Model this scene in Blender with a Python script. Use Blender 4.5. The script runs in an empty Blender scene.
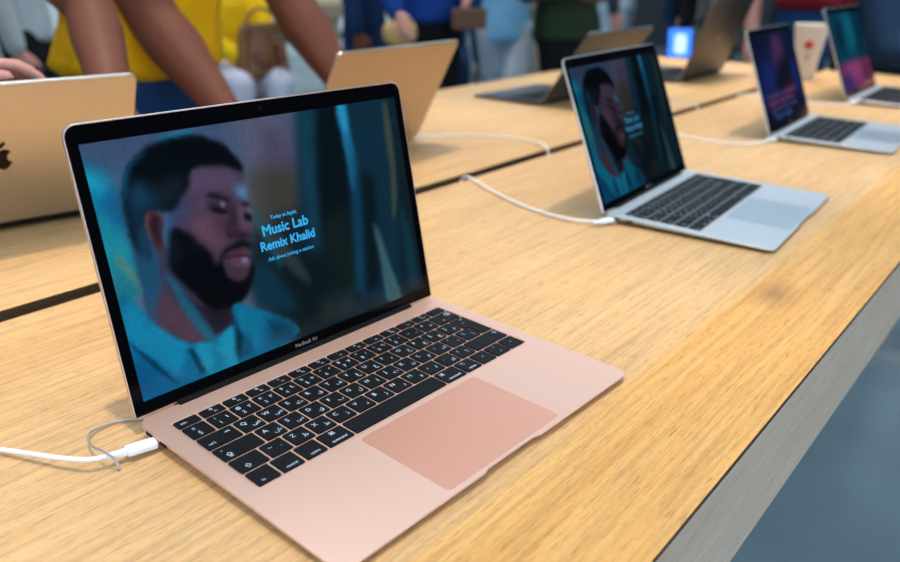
import bpy, bmesh, math, random
import numpy as np
from mathutils import Vector, Matrix, Quaternion

random.seed(7)
SC = bpy.context.scene
COL = SC.collection
TH = 0.914                      # height of the table top above the floor, metres


def mm(x, y, z=0.0):
    """millimetres measured from the table top -> metres above the floor"""
    return Vector((x / 1000.0, y / 1000.0, TH + z / 1000.0))


# ------------------------------------------------------------------ helpers
def tag(o, label=None, cat=None, group=None, kind=None):
    if label: o['label'] = label
    if cat: o['category'] = cat
    if group: o['group'] = group
    if kind: o['kind'] = kind
    return o


def empty(name, loc, label, cat, group=None, rotz=0.0):
    o = bpy.data.objects.new(name, None)
    o.empty_display_size = 0.05
    COL.objects.link(o)
    o.location = loc
    o.rotation_euler = (0, 0, rotz)
    return tag(o, label, cat, group)


def link(name, me, mats, parent=None, smooth=False):
    o = bpy.data.objects.new(name, me)
    COL.objects.link(o)
    if not isinstance(mats, (list, tuple)): mats = [mats]
    for m in mats: me.materials.append(m)
    if smooth:
        me.polygons.foreach_set('use_smooth', [True] * len(me.polygons))
    if parent is not None: o.parent = parent
    return o


def from_bm(name, bm, mats, parent=None, smooth=False, angle=None):
    me = bpy.data.meshes.new(name)
    bmesh.ops.recalc_face_normals(bm, faces=bm.faces[:])
    bm.to_mesh(me)
    bm.free()
    o = link(name, me, mats, parent, smooth)
    if angle is not None:
        me.polygons.foreach_set('use_smooth', [True] * len(me.polygons))
        me.set_sharp_from_angle(angle=math.radians(angle))
    return o


def lin(c):
    return tuple(((v / 255.0) / 12.92 if v / 255.0 <= 0.04045 else ((v / 255.0 + 0.055) / 1.055) ** 2.4) for v in c)


def mat(name, rgb, rough=0.5, metal=0.0, spec=0.5, emit=None, estr=0.0, noise=None, bump=None, coat=0.0):
    m = bpy.data.materials.new(name)
    m.use_nodes = True
    nt = m.node_tree
    b = nt.nodes['Principled BSDF']
    c = lin(rgb)
    b.inputs['Base Color'].default_value = (*c, 1)
    b.inputs['Roughness'].default_value = rough
    b.inputs['Metallic'].default_value = metal
    b.inputs['Specular IOR Level'].default_value = spec
    b.inputs['Coat Weight'].default_value = coat
    if emit:
        b.inputs['Emission Color'].default_value = (*lin(emit), 1)
        b.inputs['Emission Strength'].default_value = estr
    if noise or bump:
        tc = nt.nodes.new('ShaderNodeTexCoord')
        n = nt.nodes.new('ShaderNodeTexNoise')
        n.inputs['Scale'].default_value = (noise or bump)[0]
        n.inputs['Detail'].default_value = 5
        nt.links.new(tc.outputs['Object'], n.inputs['Vector'])
        if noise:
            mx = nt.nodes.new('ShaderNodeMix')
            mx.data_type = 'RGBA'
            k = noise[1]
            mx.inputs[6].default_value = (*[v * (1 - k) for v in c], 1)
            mx.inputs[7].default_value = (*[min(1, v * (1 + k)) for v in c], 1)
            nt.links.new(n.outputs['Fac'], mx.inputs[0])
            nt.links.new(mx.outputs[2], b.inputs['Base Color'])
        if bump:
            bp = nt.nodes.new('ShaderNodeBump')
            bp.inputs['Strength'].default_value = bump[1]
            bp.inputs['Distance'].default_value = bump[2] if len(bump) > 2 else 0.002
            nt.links.new(n.outputs['Fac'], bp.inputs['Height'])
            nt.links.new(bp.outputs['Normal'], b.inputs['Normal'])
    return m


def box_bm(bm, x0, x1, y0, y1, z0, z1, mi=0):
    vs = [bm.verts.new(p) for p in ((x0, y0, z0), (x1, y0, z0), (x1, y1, z0), (x0, y1, z0),
                                    (x0, y0, z1), (x1, y0, z1), (x1, y1, z1), (x0, y1, z1))]
    fs = []
    for q in ((3, 2, 1, 0), (4, 5, 6, 7), (0, 1, 5, 4), (1, 2, 6, 5), (2, 3, 7, 6), (3, 0, 4, 7)):
        f = bm.faces.new([vs[i] for i in q])
        f.material_index = mi
        fs.append(f)
    return vs, fs


def rrect(x0, x1, y0, y1, r, n=6):
    """counter-clockwise rounded rectangle outline"""
    r = max(r, 1e-6)
    pts = []
    for cx, cy, a0 in ((x1 - r, y0 + r, -90), (x1 - r, y1 - r, 0), (x0 + r, y1 - r, 90), (x0 + r, y0 + r, 180)):
        for i in range(n + 1):
            a = math.radians(a0 + 90.0 * i / n)
            pts.append((cx + r * math.cos(a), cy + r * math.sin(a)))
    return pts


def loft(bm, rings, cap0=True, cap1=True, mi=0, closed=True):
    vr = [[bm.verts.new(p) for p in ring] for ring in rings]
    n = len(vr[0])
    for a, b in zip(vr, vr[1:]):
        for i in range(n if closed else n - 1):
            j = (i + 1) % n
            f = bm.faces.new((a[i], a[j], b[j], b[i]))
            f.material_index = mi
    if cap0:
        f = bm.faces.new(vr[0][::-1]); f.material_index = mi
    if cap1:
        f = bm.faces.new(vr[-1]); f.material_index = mi
    return vr


def tube_bm(bm, pts, r, n=10, cap=True, mi=0):
    """round tube along pts (metres); r a number or a list"""
    pts = [Vector(p) for p in pts]
    rs = r if isinstance(r, (list, tuple)) else [r] * len(pts)
    t0 = (pts[1] - pts[0]).normalized()
    up = Vector((0, 0, 1)) if abs(t0.z) < 0.9 else Vector((1, 0, 0))
    nrm = (up - t0 * up.dot(t0)).normalized()
    rings = []
    for i, p in enumerate(pts):
        if i == 0: t = pts[1] - pts[0]
        elif i == len(pts) - 1: t = pts[-1] - pts[-2]
        else: t = pts[i + 1] - pts[i - 1]
        t.normalize()
        nrm = (nrm - t * nrm.dot(t)).normalized()
        bi = t.cross(nrm)
        rings.append([p + (nrm * math.cos(2 * math.pi * k / n) + bi * math.sin(2 * math.pi * k / n)) * rs[i] for k in range(n)])
    loft(bm, rings, cap, cap, mi)


def spline(pts, sub=8):
    """Catmull-Rom through the points"""
    P = [Vector(p) for p in pts]
    P = [P[0] * 2 - P[1]] + P + [P[-1] * 2 - P[-2]]
    out = []
    for i in range(1, len(P) - 2):
        a, b, c, d = P[i - 1:i + 3]
        for k in range(sub):
            t = k / sub
            out.append(0.5 * ((2 * b) + (c - a) * t + (2 * a - 5 * b + 4 * c - d) * t * t + (3 * b - a - 3 * c + d) * t ** 3))
    out.append(P[-2])
    return out


_text_cache = {}


def text_geo(s, res=2):
    """verts and faces of a line of lettering, 1 unit = font size"""
    key = (s, res)
    if key not in _text_cache:
        c = bpy.data.curves.new('lettering', 'FONT')
        c.body = s
        c.resolution_u = res
        c.align_x = 'LEFT'
        o = bpy.data.objects.new('lettering', c)
        COL.objects.link(o)
        dg = bpy.context.evaluated_depsgraph_get()
        dg.update()
        me = bpy.data.meshes.new_from_object(o.evaluated_get(dg))
        vs = [tuple(v.co) for v in me.vertices]
        fs = [tuple(p.vertices) for p in me.polygons]
        bpy.data.objects.remove(o)
        bpy.data.curves.remove(c)
        bpy.data.meshes.remove(me)
        _text_cache[key] = (vs, fs)
    return _text_cache[key]


def put_text(bm, s, x, y, z, size=None, width=None, anchor='C', M=None, mi=0, res=2, bold=0.0):
    """lay lettering flat in the xy plane (x right, y up) at z; anchor C/L, y is the baseline"""
    vs, fs = text_geo(s, res)
    if not vs: return
    xs = [v[0] for v in vs]
    x0, x1 = min(xs), max(xs)
    k = size if size else width / (x1 - x0)
    off = -(x0 + x1) / 2 if anchor == 'C' else -x0
    copies = [(0, 0)] if not bold else [(0, 0), (bold, 0), (-bold, 0), (0, bold), (0, -bold)]
    for ci, (dx, dy) in enumerate(copies):
        vv = []
        for v in vs:
            p = Vector((x + (v[0] + off) * k + dx, y + v[1] * k + dy, z + ci * 2e-6))
            vv.append(bm.verts.new(M @ p if M else p))
        for f in fs:
            try:
                g = bm.faces.new([vv[i] for i in f])
                g.material_index = mi
            except ValueError:
                pass


# ------------------------------------------------------------------ camera
CAM_R = ((0.630092352420855, -0.7764745464768185, 0.00842057565558391),
         (-0.2805817364565027, -0.23777059249675472, -0.9299134553875404),
         (0.7240562937975238, 0.583568696913534, -0.36768200852752175))
r_, d_, f_ = (Vector(v) for v in CAM_R)
cd = bpy.data.cameras.new('camera')
cam = bpy.data.objects.new('camera', cd)
COL.objects.link(cam)
m3 = Matrix((r_, -d_, -f_)).transposed()
cam.matrix_world = Matrix.Translation(mm(-223.4, -252.3, 305.1)) @ m3.to_4x4()
cd.sensor_width = 36
cd.lens = 789.5 / 900 * 36
cd.clip_start = 0.02
cd.clip_end = 100
cd.dof.use_dof = True
cd.dof.focus_distance = 0.58
cd.dof.aperture_fstop = 5.0
SC.camera = cam

# ------------------------------------------------------------------ materials
ALU_GOLD = mat('rose gold aluminium', (236, 194, 174), rough=0.45, metal=0.68, noise=(900, 0.02))
ALU_CHAMPAGNE = mat('champagne aluminium', (214, 202, 184), rough=0.42, metal=0.95, noise=(900, 0.02))
ALU_PALE = mat('pale gold aluminium', (196, 176, 154), rough=0.42, metal=0.95, noise=(900, 0.02))
ALU_SILVER = mat('silver aluminium', (202, 208, 212), rough=0.45, metal=0.7, noise=(900, 0.02))
ALU_GREY = mat('dark grey aluminium', (96, 98, 104), rough=0.42, metal=1.0, noise=(900, 0.02))
PAD_GOLD = mat('rose gold glass', (226, 164, 140), rough=0.35, metal=0.5)
PAD_PALE = mat('pale gold glass', (200, 180, 156), rough=0.35, metal=0.5)
PAD_SILVER = mat('silver glass', (176, 190, 198), rough=0.35, metal=0.6)
PAD_GREY = mat('grey glass', (92, 92, 96), rough=0.35, metal=0.6)
KEY = mat('black key plastic', (9, 12, 17), rough=0.6, spec=0.2)
LEGEND = mat('pale key lettering', (176, 192, 206), rough=0.6)
BEZEL = mat('black screen glass', (5, 5, 7), rough=0.08, spec=0.12)
BLACK = mat('black plastic', (8, 8, 9), rough=0.7, spec=0.15)
LENS = mat('camera lens', (20, 22, 30), rough=0.1)
CHIN = mat('grey screen lettering', (150, 140, 134), rough=0.5)
LOGO_G = mat('polished emblem', (58, 52, 48), rough=0.18, metal=1.0)
ALU_EDGE = mat('polished edge', (216, 212, 208), rough=0.2, metal=1.0)
WHITE_PL = mat('white cable plastic', (238, 238, 238), rough=0.4)
GREY_WIRE = mat('grey wire', (170, 172, 174), rough=0.35, metal=0.4)
STEEL = mat('steel', (190, 192, 196), rough=0.3, metal=1.0)
RUBBER = mat('rubber', (20, 20, 20), rough=0.8)


def wood_material(name, top=True):
    m = bpy.data.materials.new(name)
    m.use_nodes = True
    nt = m.node_tree
    N, Lk = nt.nodes, nt.links
    b = N['Principled BSDF']
    tc = N.new('ShaderNodeTexCoord')

    def noise(scale, detail=4, rough=0.55, dist=0.0, sc=1.0):
        mp = N.new('ShaderNodeMapping')
        mp.inputs['Scale'].default_value = scale
        Lk.new(tc.outputs['Object'], mp.inputs['Vector'])
        n = N.new('ShaderNodeTexNoise')
        n.inputs['Scale'].default_value = sc
        n.inputs['Detail'].default_value = detail
        n.inputs['Roughness'].default_value = rough
        n.inputs['Distortion'].default_value = dist
        Lk.new(mp.outputs['Vector'], n.inputs['Vector'])
        return n.outputs['Fac']

    def ramp(fac, stops):
        r = N.new('ShaderNodeValToRGB')
        while len(r.color_ramp.elements) < len(stops): r.color_ramp.elements.new(0.5)
        for e, (p, c) in zip(r.color_ramp.elements, stops):
            e.position = p
            e.color = (*lin(c), 1) if isinstance(c, tuple) else (c, c, c, 1)
        Lk.new(fac, r.inputs['Fac'])
        return r.outputs['Color']

    def mix(a, b_, f, mode='MIX'):
        x = N.new('ShaderNodeMix')
        x.data_type = 'RGBA'
        x.blend_type = mode
        for sock, v in ((x.inputs[6], a), (x.inputs[7], b_)):
            if isinstance(v, tuple): sock.default_value = (*lin(v), 1)
            else: Lk.new(v, sock)
        if isinstance(f, float): x.inputs[0].default_value = f
        else: Lk.new(f, x.inputs[0])
        return x.outputs[2]

    wide = noise((1.4, 14, 14), 4, 0.6, 0.6)
    fine = noise((7, 190, 190), 4, 0.65, 0.2)
    pore = noise((45, 700, 700), 2, 0.5)
    if top:
        c1 = ramp(wide, [(0.25, (208, 164, 110)), (0.5, (216, 174, 121)), (0.75, (224, 184, 134))])
        # the front board, coarser and deeper in tone
        wide2 = noise((2.2, 26, 26), 4, 0.6, 0.8)
        c2 = ramp(wide2, [(0.25, (212, 154, 82)), (0.5, (222, 167, 94)), (0.75, (230, 181, 112))])
        sep = N.new('ShaderNodeSeparateXYZ')
        Lk.new(tc.outputs['Object'], sep.inputs[0])
        wob = N.new('ShaderNodeMath'); wob.operation = 'MULTIPLY_ADD'
        Lk.new(wide, wob.inputs[0]); wob.inputs[1].default_value = 0.012
        Lk.new(sep.outputs['Y'], wob.inputs[2])
        mr = N.new('ShaderNodeMapRange')
        mr.inputs['From Min'].default_value = -0.016
        mr.inputs['From Max'].default_value = -0.004
        mr.inputs['To Min'].default_value = 1
        mr.inputs['To Max'].default_value = 0
        Lk.new(wob.outputs[0], mr.inputs['Value'])
        base = mix(c1, c2, mr.outputs['Result'])
        base = mix(base, ramp(fine, [(0.32, 0.62), (0.58, 1.0)]), 0.7, 'MULTIPLY')
        pr = ramp(pore, [(0.30, 0.45), (0.42, 1.0)])
        base = mix(base, pr, 0.65, 'MULTIPLY')
        speck = ramp(noise((160, 420, 420), 3, 0.6), [(0.34, 0.72), (0.52, 1.0)])
        base = mix(base, speck, 0.35, 'MULTIPLY')
        # one small knot
        vm = N.new('ShaderNodeVectorMath'); vm.operation = 'DISTANCE'
        mp = N.new('ShaderNodeMapping')
        mp.inputs['Scale'].default_value = (0.55, 1, 0)
        Lk.new(tc.outputs['Object'], mp.inputs['Vector'])
        Lk.new(mp.outputs['Vector'], vm.inputs[0])
        vm.inputs[1].default_value = (0.565 * 0.55, -0.043, 0)
        kn = ramp(vm.outputs['Value'], [(0.0, 0.4), (0.010, 0.66), (0.030, 1.0)])
        base = mix(base, kn, 0.85, 'MULTIPLY')
        rough = 0.48
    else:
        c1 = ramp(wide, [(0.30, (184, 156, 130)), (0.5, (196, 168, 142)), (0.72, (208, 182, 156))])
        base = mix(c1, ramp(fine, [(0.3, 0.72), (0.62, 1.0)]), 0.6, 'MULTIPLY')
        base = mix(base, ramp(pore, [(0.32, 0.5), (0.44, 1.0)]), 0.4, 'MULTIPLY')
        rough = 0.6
    Lk.new(base, b.inputs['Base Color'])
    b.inputs['Roughness'].default_value = rough
    b.inputs['Specular IOR Level'].default_value = 0.32
    bp = N.new('ShaderNodeBump')
    bp.inputs['Strength'].default_value = 0.25
    bp.inputs['Distance'].default_value = 0.0006
    Lk.new(pore, bp.inputs['Height'])
    Lk.new(bp.outputs['Normal'], b.inputs['Normal'])
    return m


OAK = wood_material('oak top')
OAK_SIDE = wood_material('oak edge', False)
SHADE_EDGE = mat('painted groove shade', (70, 48, 28), rough=0.8)  # dark brown paints a shadow line into the groove along the edge
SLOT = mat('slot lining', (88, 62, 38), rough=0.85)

# ------------------------------------------------------------------ room
def slab(name, x0, x1, y0, y1, z0, z1, m, kind='structure'):
    bm = bmesh.new()
    box_bm(bm, x0, x1, y0, y1, z0, z1)
    return tag(from_bm(name, bm, m), kind=kind)


def floor_material():
    m = bpy.data.materials.new('terrazzo floor')
    m.use_nodes = True
    nt = m.node_tree
    N, Lk = nt.nodes, nt.links
    b = N['Principled BSDF']
    tc = N.new('ShaderNodeTexCoord')
    n1 = N.new('ShaderNodeTexNoise'); n1.inputs['Scale'].default_value = 1.6; n1.inputs['Detail'].default_value = 4
    v1 = N.new('ShaderNodeTexVoronoi'); v1.inputs['Scale'].default_value = 55
    Lk.new(tc.outputs['Object'], n1.inputs['Vector']); Lk.new(tc.outputs['Object'], v1.inputs['Vector'])
    r1 = N.new('ShaderNodeValToRGB')
    r1.color_ramp.elements[0].position = 0.3; r1.color_ramp.elements[0].color = (*lin((124, 140, 144)), 1)
    r1.color_ramp.elements[1].position = 0.75; r1.color_ramp.elements[1].color = (*lin((150, 168, 172)), 1)
    Lk.new(n1.outputs['Fac'], r1.inputs['Fac'])
    r2 = N.new('ShaderNodeValToRGB')
    r2.color_ramp.elements[0].position = 0.05; r2.color_ramp.elements[0].color = (0.72, 0.72, 0.72, 1)
    r2.color_ramp.elements[1].position = 0.16; r2.color_ramp.elements[1].color = (1, 1, 1, 1)
    Lk.new(v1.outputs['Distance'], r2.inputs['Fac'])
    mx = N.new('ShaderNodeMix'); mx.data_type = 'RGBA'; mx.blend_type = 'MULTIPLY'; mx.inputs[0].default_value = 0.6
    Lk.new(r1.outputs['Color'], mx.inputs[6]); Lk.new(r2.outputs['Color'], mx.inputs[7])
    Lk.new(mx.outputs[2], b.inputs['Base Color'])
    b.inputs['Roughness'].default_value = 0.3
    return m


X0, X1, Y0, Y1, ZC = -5.0, 13.0, -6.0, 11.0, 4.2
FLOOR = floor_material()
WALL = mat('pale stone wall', (206, 212, 212), rough=0.7, noise=(3, 0.06))
DARKWALL = mat('dark wall', (50, 54, 60), rough=0.6, noise=(3, 0.08))
CEIL = mat('white ceiling', (226, 228, 230), rough=0.9)
slab('floor', X0, X1, Y0, Y1, -0.1, 0, FLOOR)
slab('ceiling', X0, X1, Y0, Y1, ZC, ZC + 0.1, CEIL)
slab('wall_left', X0 - 0.1, X0, Y0, Y1, 0, ZC, WALL)
slab('wall_right', X1, X1 + 0.1, Y0, Y1, 0, ZC, DARKWALL)
slab('wall_back', X0, X1, Y1, Y1 + 0.1, 0, ZC, WALL)
slab('wall_front', X0, X1, Y0 - 0.1, Y0, 0, ZC, DARKWALL)
for nm, a in (('baseboard_back', (X0, X1, Y1 - 0.02, Y1, 0, 0.12)), ('baseboard_right', (X1 - 0.02, X1, Y0, Y1, 0, 0.12))):
    slab(nm, *a, DARKWALL)

# luminous ceiling panels: the store's lamps
PANEL = mat('luminous ceiling panel', (255, 255, 255), rough=0.9, emit=(206, 232, 255), estr=1.95)
k = 0
for px in (-2.6, 1.4, 5.4, 9.4):
    for py in (-3.2, 1.8, 6.8):
        k += 1
        slab('trim_%d' % k, px - 1.0, px + 1.0, py - 1.9, py + 1.9, ZC - 0.06, ZC - 0.004, PANEL)

# added glowing panes and frame, unseen, brightening the table's near edge
DAY_FILL = mat('added daylight fill', (255, 255, 255), rough=0.2, emit=(196, 224, 255), estr=5.4)
FRAME = mat('fill pane frame', (60, 64, 68), rough=0.4, metal=0.6)
for wi, (wx0, wx1) in enumerate(((-4.6, -2.3), (-2.2, 0.1))):
    slab('fill_pane_%d' % (wi + 1), wx0, wx1, Y0 + 0.002, Y0 + 0.02, 0.25, 3.7, DAY_FILL)
for wi, (wx0, wx1, wz0, wz1) in enumerate(((-4.7, -4.6, 0.15, 3.8), (-2.3, -2.2, 0.15, 3.8), (0.1, 0.2, 0.15, 3.8), (-4.6, 0.1, 0.15, 0.25), (-4.6, 0.1, 3.7, 3.8))):
    slab('trim_%d' % (20 + wi), wx0, wx1, Y0 + 0.001, Y0 + 0.08, wz0, wz1, FRAME)

# ------------------------------------------------------------------ the long oak table
T_X0, T_X1, T_Y0, T_Y1 = -0.75, 2.70, -0.121, 1.140
S_Y0, S_Y1 = 0.482, 0.508       # the slot for the cables
T_TH = 0.104


def build_table(loc, label, detailed=True):
    root = empty('display_table', loc, label, 'table')
    ox, oy = -0.975, -0.51
    for (a, b) in ((T_Y0, S_Y0), (S_Y1, T_Y1)):
        bm = bmesh.new()

        def ring(i, z): return [(T_X0 + i, a + i, z), (T_X1 - i, a + i, z), (T_X1 - i, b - i, z), (T_X0 + i, b - i, z)]
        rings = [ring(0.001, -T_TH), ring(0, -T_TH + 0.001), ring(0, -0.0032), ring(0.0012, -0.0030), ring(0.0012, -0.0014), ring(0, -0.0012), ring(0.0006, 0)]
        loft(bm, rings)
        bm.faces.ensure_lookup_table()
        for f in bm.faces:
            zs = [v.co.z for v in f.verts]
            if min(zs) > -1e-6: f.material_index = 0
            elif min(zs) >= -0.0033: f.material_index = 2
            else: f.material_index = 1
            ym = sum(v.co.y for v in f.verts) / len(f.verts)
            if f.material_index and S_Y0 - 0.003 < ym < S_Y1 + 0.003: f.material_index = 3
        o = from_bm('tabletop', bm, [OAK, OAK_SIDE, SHADE_EDGE, SLOT], root)
        o.location = (ox, oy, TH)
    bm = bmesh.new()
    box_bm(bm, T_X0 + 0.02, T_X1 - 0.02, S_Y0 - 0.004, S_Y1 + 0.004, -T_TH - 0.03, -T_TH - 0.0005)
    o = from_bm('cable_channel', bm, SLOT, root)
    o.location = (ox, oy, TH)
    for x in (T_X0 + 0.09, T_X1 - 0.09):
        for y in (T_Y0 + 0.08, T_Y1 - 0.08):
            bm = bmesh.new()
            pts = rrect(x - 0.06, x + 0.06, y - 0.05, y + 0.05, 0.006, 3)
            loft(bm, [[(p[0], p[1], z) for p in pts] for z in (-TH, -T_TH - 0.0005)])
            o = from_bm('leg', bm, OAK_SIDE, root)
            o.location = (ox, oy, TH)
    return root


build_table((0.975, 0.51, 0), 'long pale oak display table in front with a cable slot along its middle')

# ------------------------------------------------------------------ pictures on the screens
def raster(poly, nx, ny):
    """soft mask of a polygon given in display units (u 0..1.6, v 0..1)"""
    u = (np.arange(nx) + 0.0) / (nx - 1) * 1.6
    v = (np.arange(ny) + 0.0) / (ny - 1)
    U, V = np.meshgrid(u, v)
    ins = np.zeros(U.shape, bool)
    n = len(poly)
    for i in range(n):
        x0, y0 = poly[i]
        x1, y1 = poly[(i + 1) % n]
        if y0 == y1: continue
        c = (V >= min(y0, y1)) & (V < max(y0, y1)) & (U < (V - y0) * (x1 - x0) / (y1 - y0) + x0)
        ins ^= c
    return ins.astype(float)


def blur(a, s):
    if s < 0.3: return a
    r = int(max(1, round(s * 3)))
    k = np.exp(-0.5 * (np.arange(-r, r + 1) / s) ** 2)
    k /= k.sum()
    p = np.pad(a, ((r, r), (r, r)), mode='edge')
    p = sum(k[i] * p[:, i:i + a.shape[1]] for i in range(2 * r + 1))
    return sum(k[i] * p[i:i + a.shape[0], :] for i in range(2 * r + 1))


def smooth_poly(P):
    """Catmull-Rom softened closed outline"""
    out = []
    n = len(P)
    for i in range(n):
        a, b, c, d = (np.array(P[(i + j) % n], float) for j in (-1, 0, 1, 2))
        for t in (0, 0.34, 0.67):
            out.append(0.5 * (2 * b + (c - a) * t + (2 * a - 5 * b + 4 * c - d) * t * t + (3 * b - a - 3 * c + d) * t ** 3))
    return out


def paint(layers, nx, ny, soft=True):
    img = np.zeros((ny, nx, 3))
    for col, a, bl, pts in layers:
        P = [(pts[i] / 1000.0, pts[i + 1] / 1000.0) for i in range(0, len(pts), 2)]
        if soft and len(P) > 5: P = smooth_poly(P)
        m = blur(raster(P, nx, ny), bl * ny + 0.45)[..., None] * a
        img = img * (1 - m) + np.array(col, float) * m
    # break up the outlines and tones a little
    rng = np.random.default_rng(3)
    n = lambda s: (lambda a: a / a.std())(blur(rng.standard_normal((ny, nx)), s))
    iy, ix = np.mgrid[0:ny, 0:nx]
    sx = np.clip(np.rint(ix + 0.30 * n(1.5) + 0.7 * n(9)), 0, nx - 1).astype(int)
    sy = np.clip(np.rint(iy + 0.30 * n(1.5) + 0.7 * n(9)), 0, ny - 1).astype(int)
    img = img[sy, sx]
    img = np.stack([blur(img[..., c], 0.4) for c in range(3)], -1)
    return img * (1 + 0.018 * n(1.0) + 0.015 * n(7))[..., None]


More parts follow.
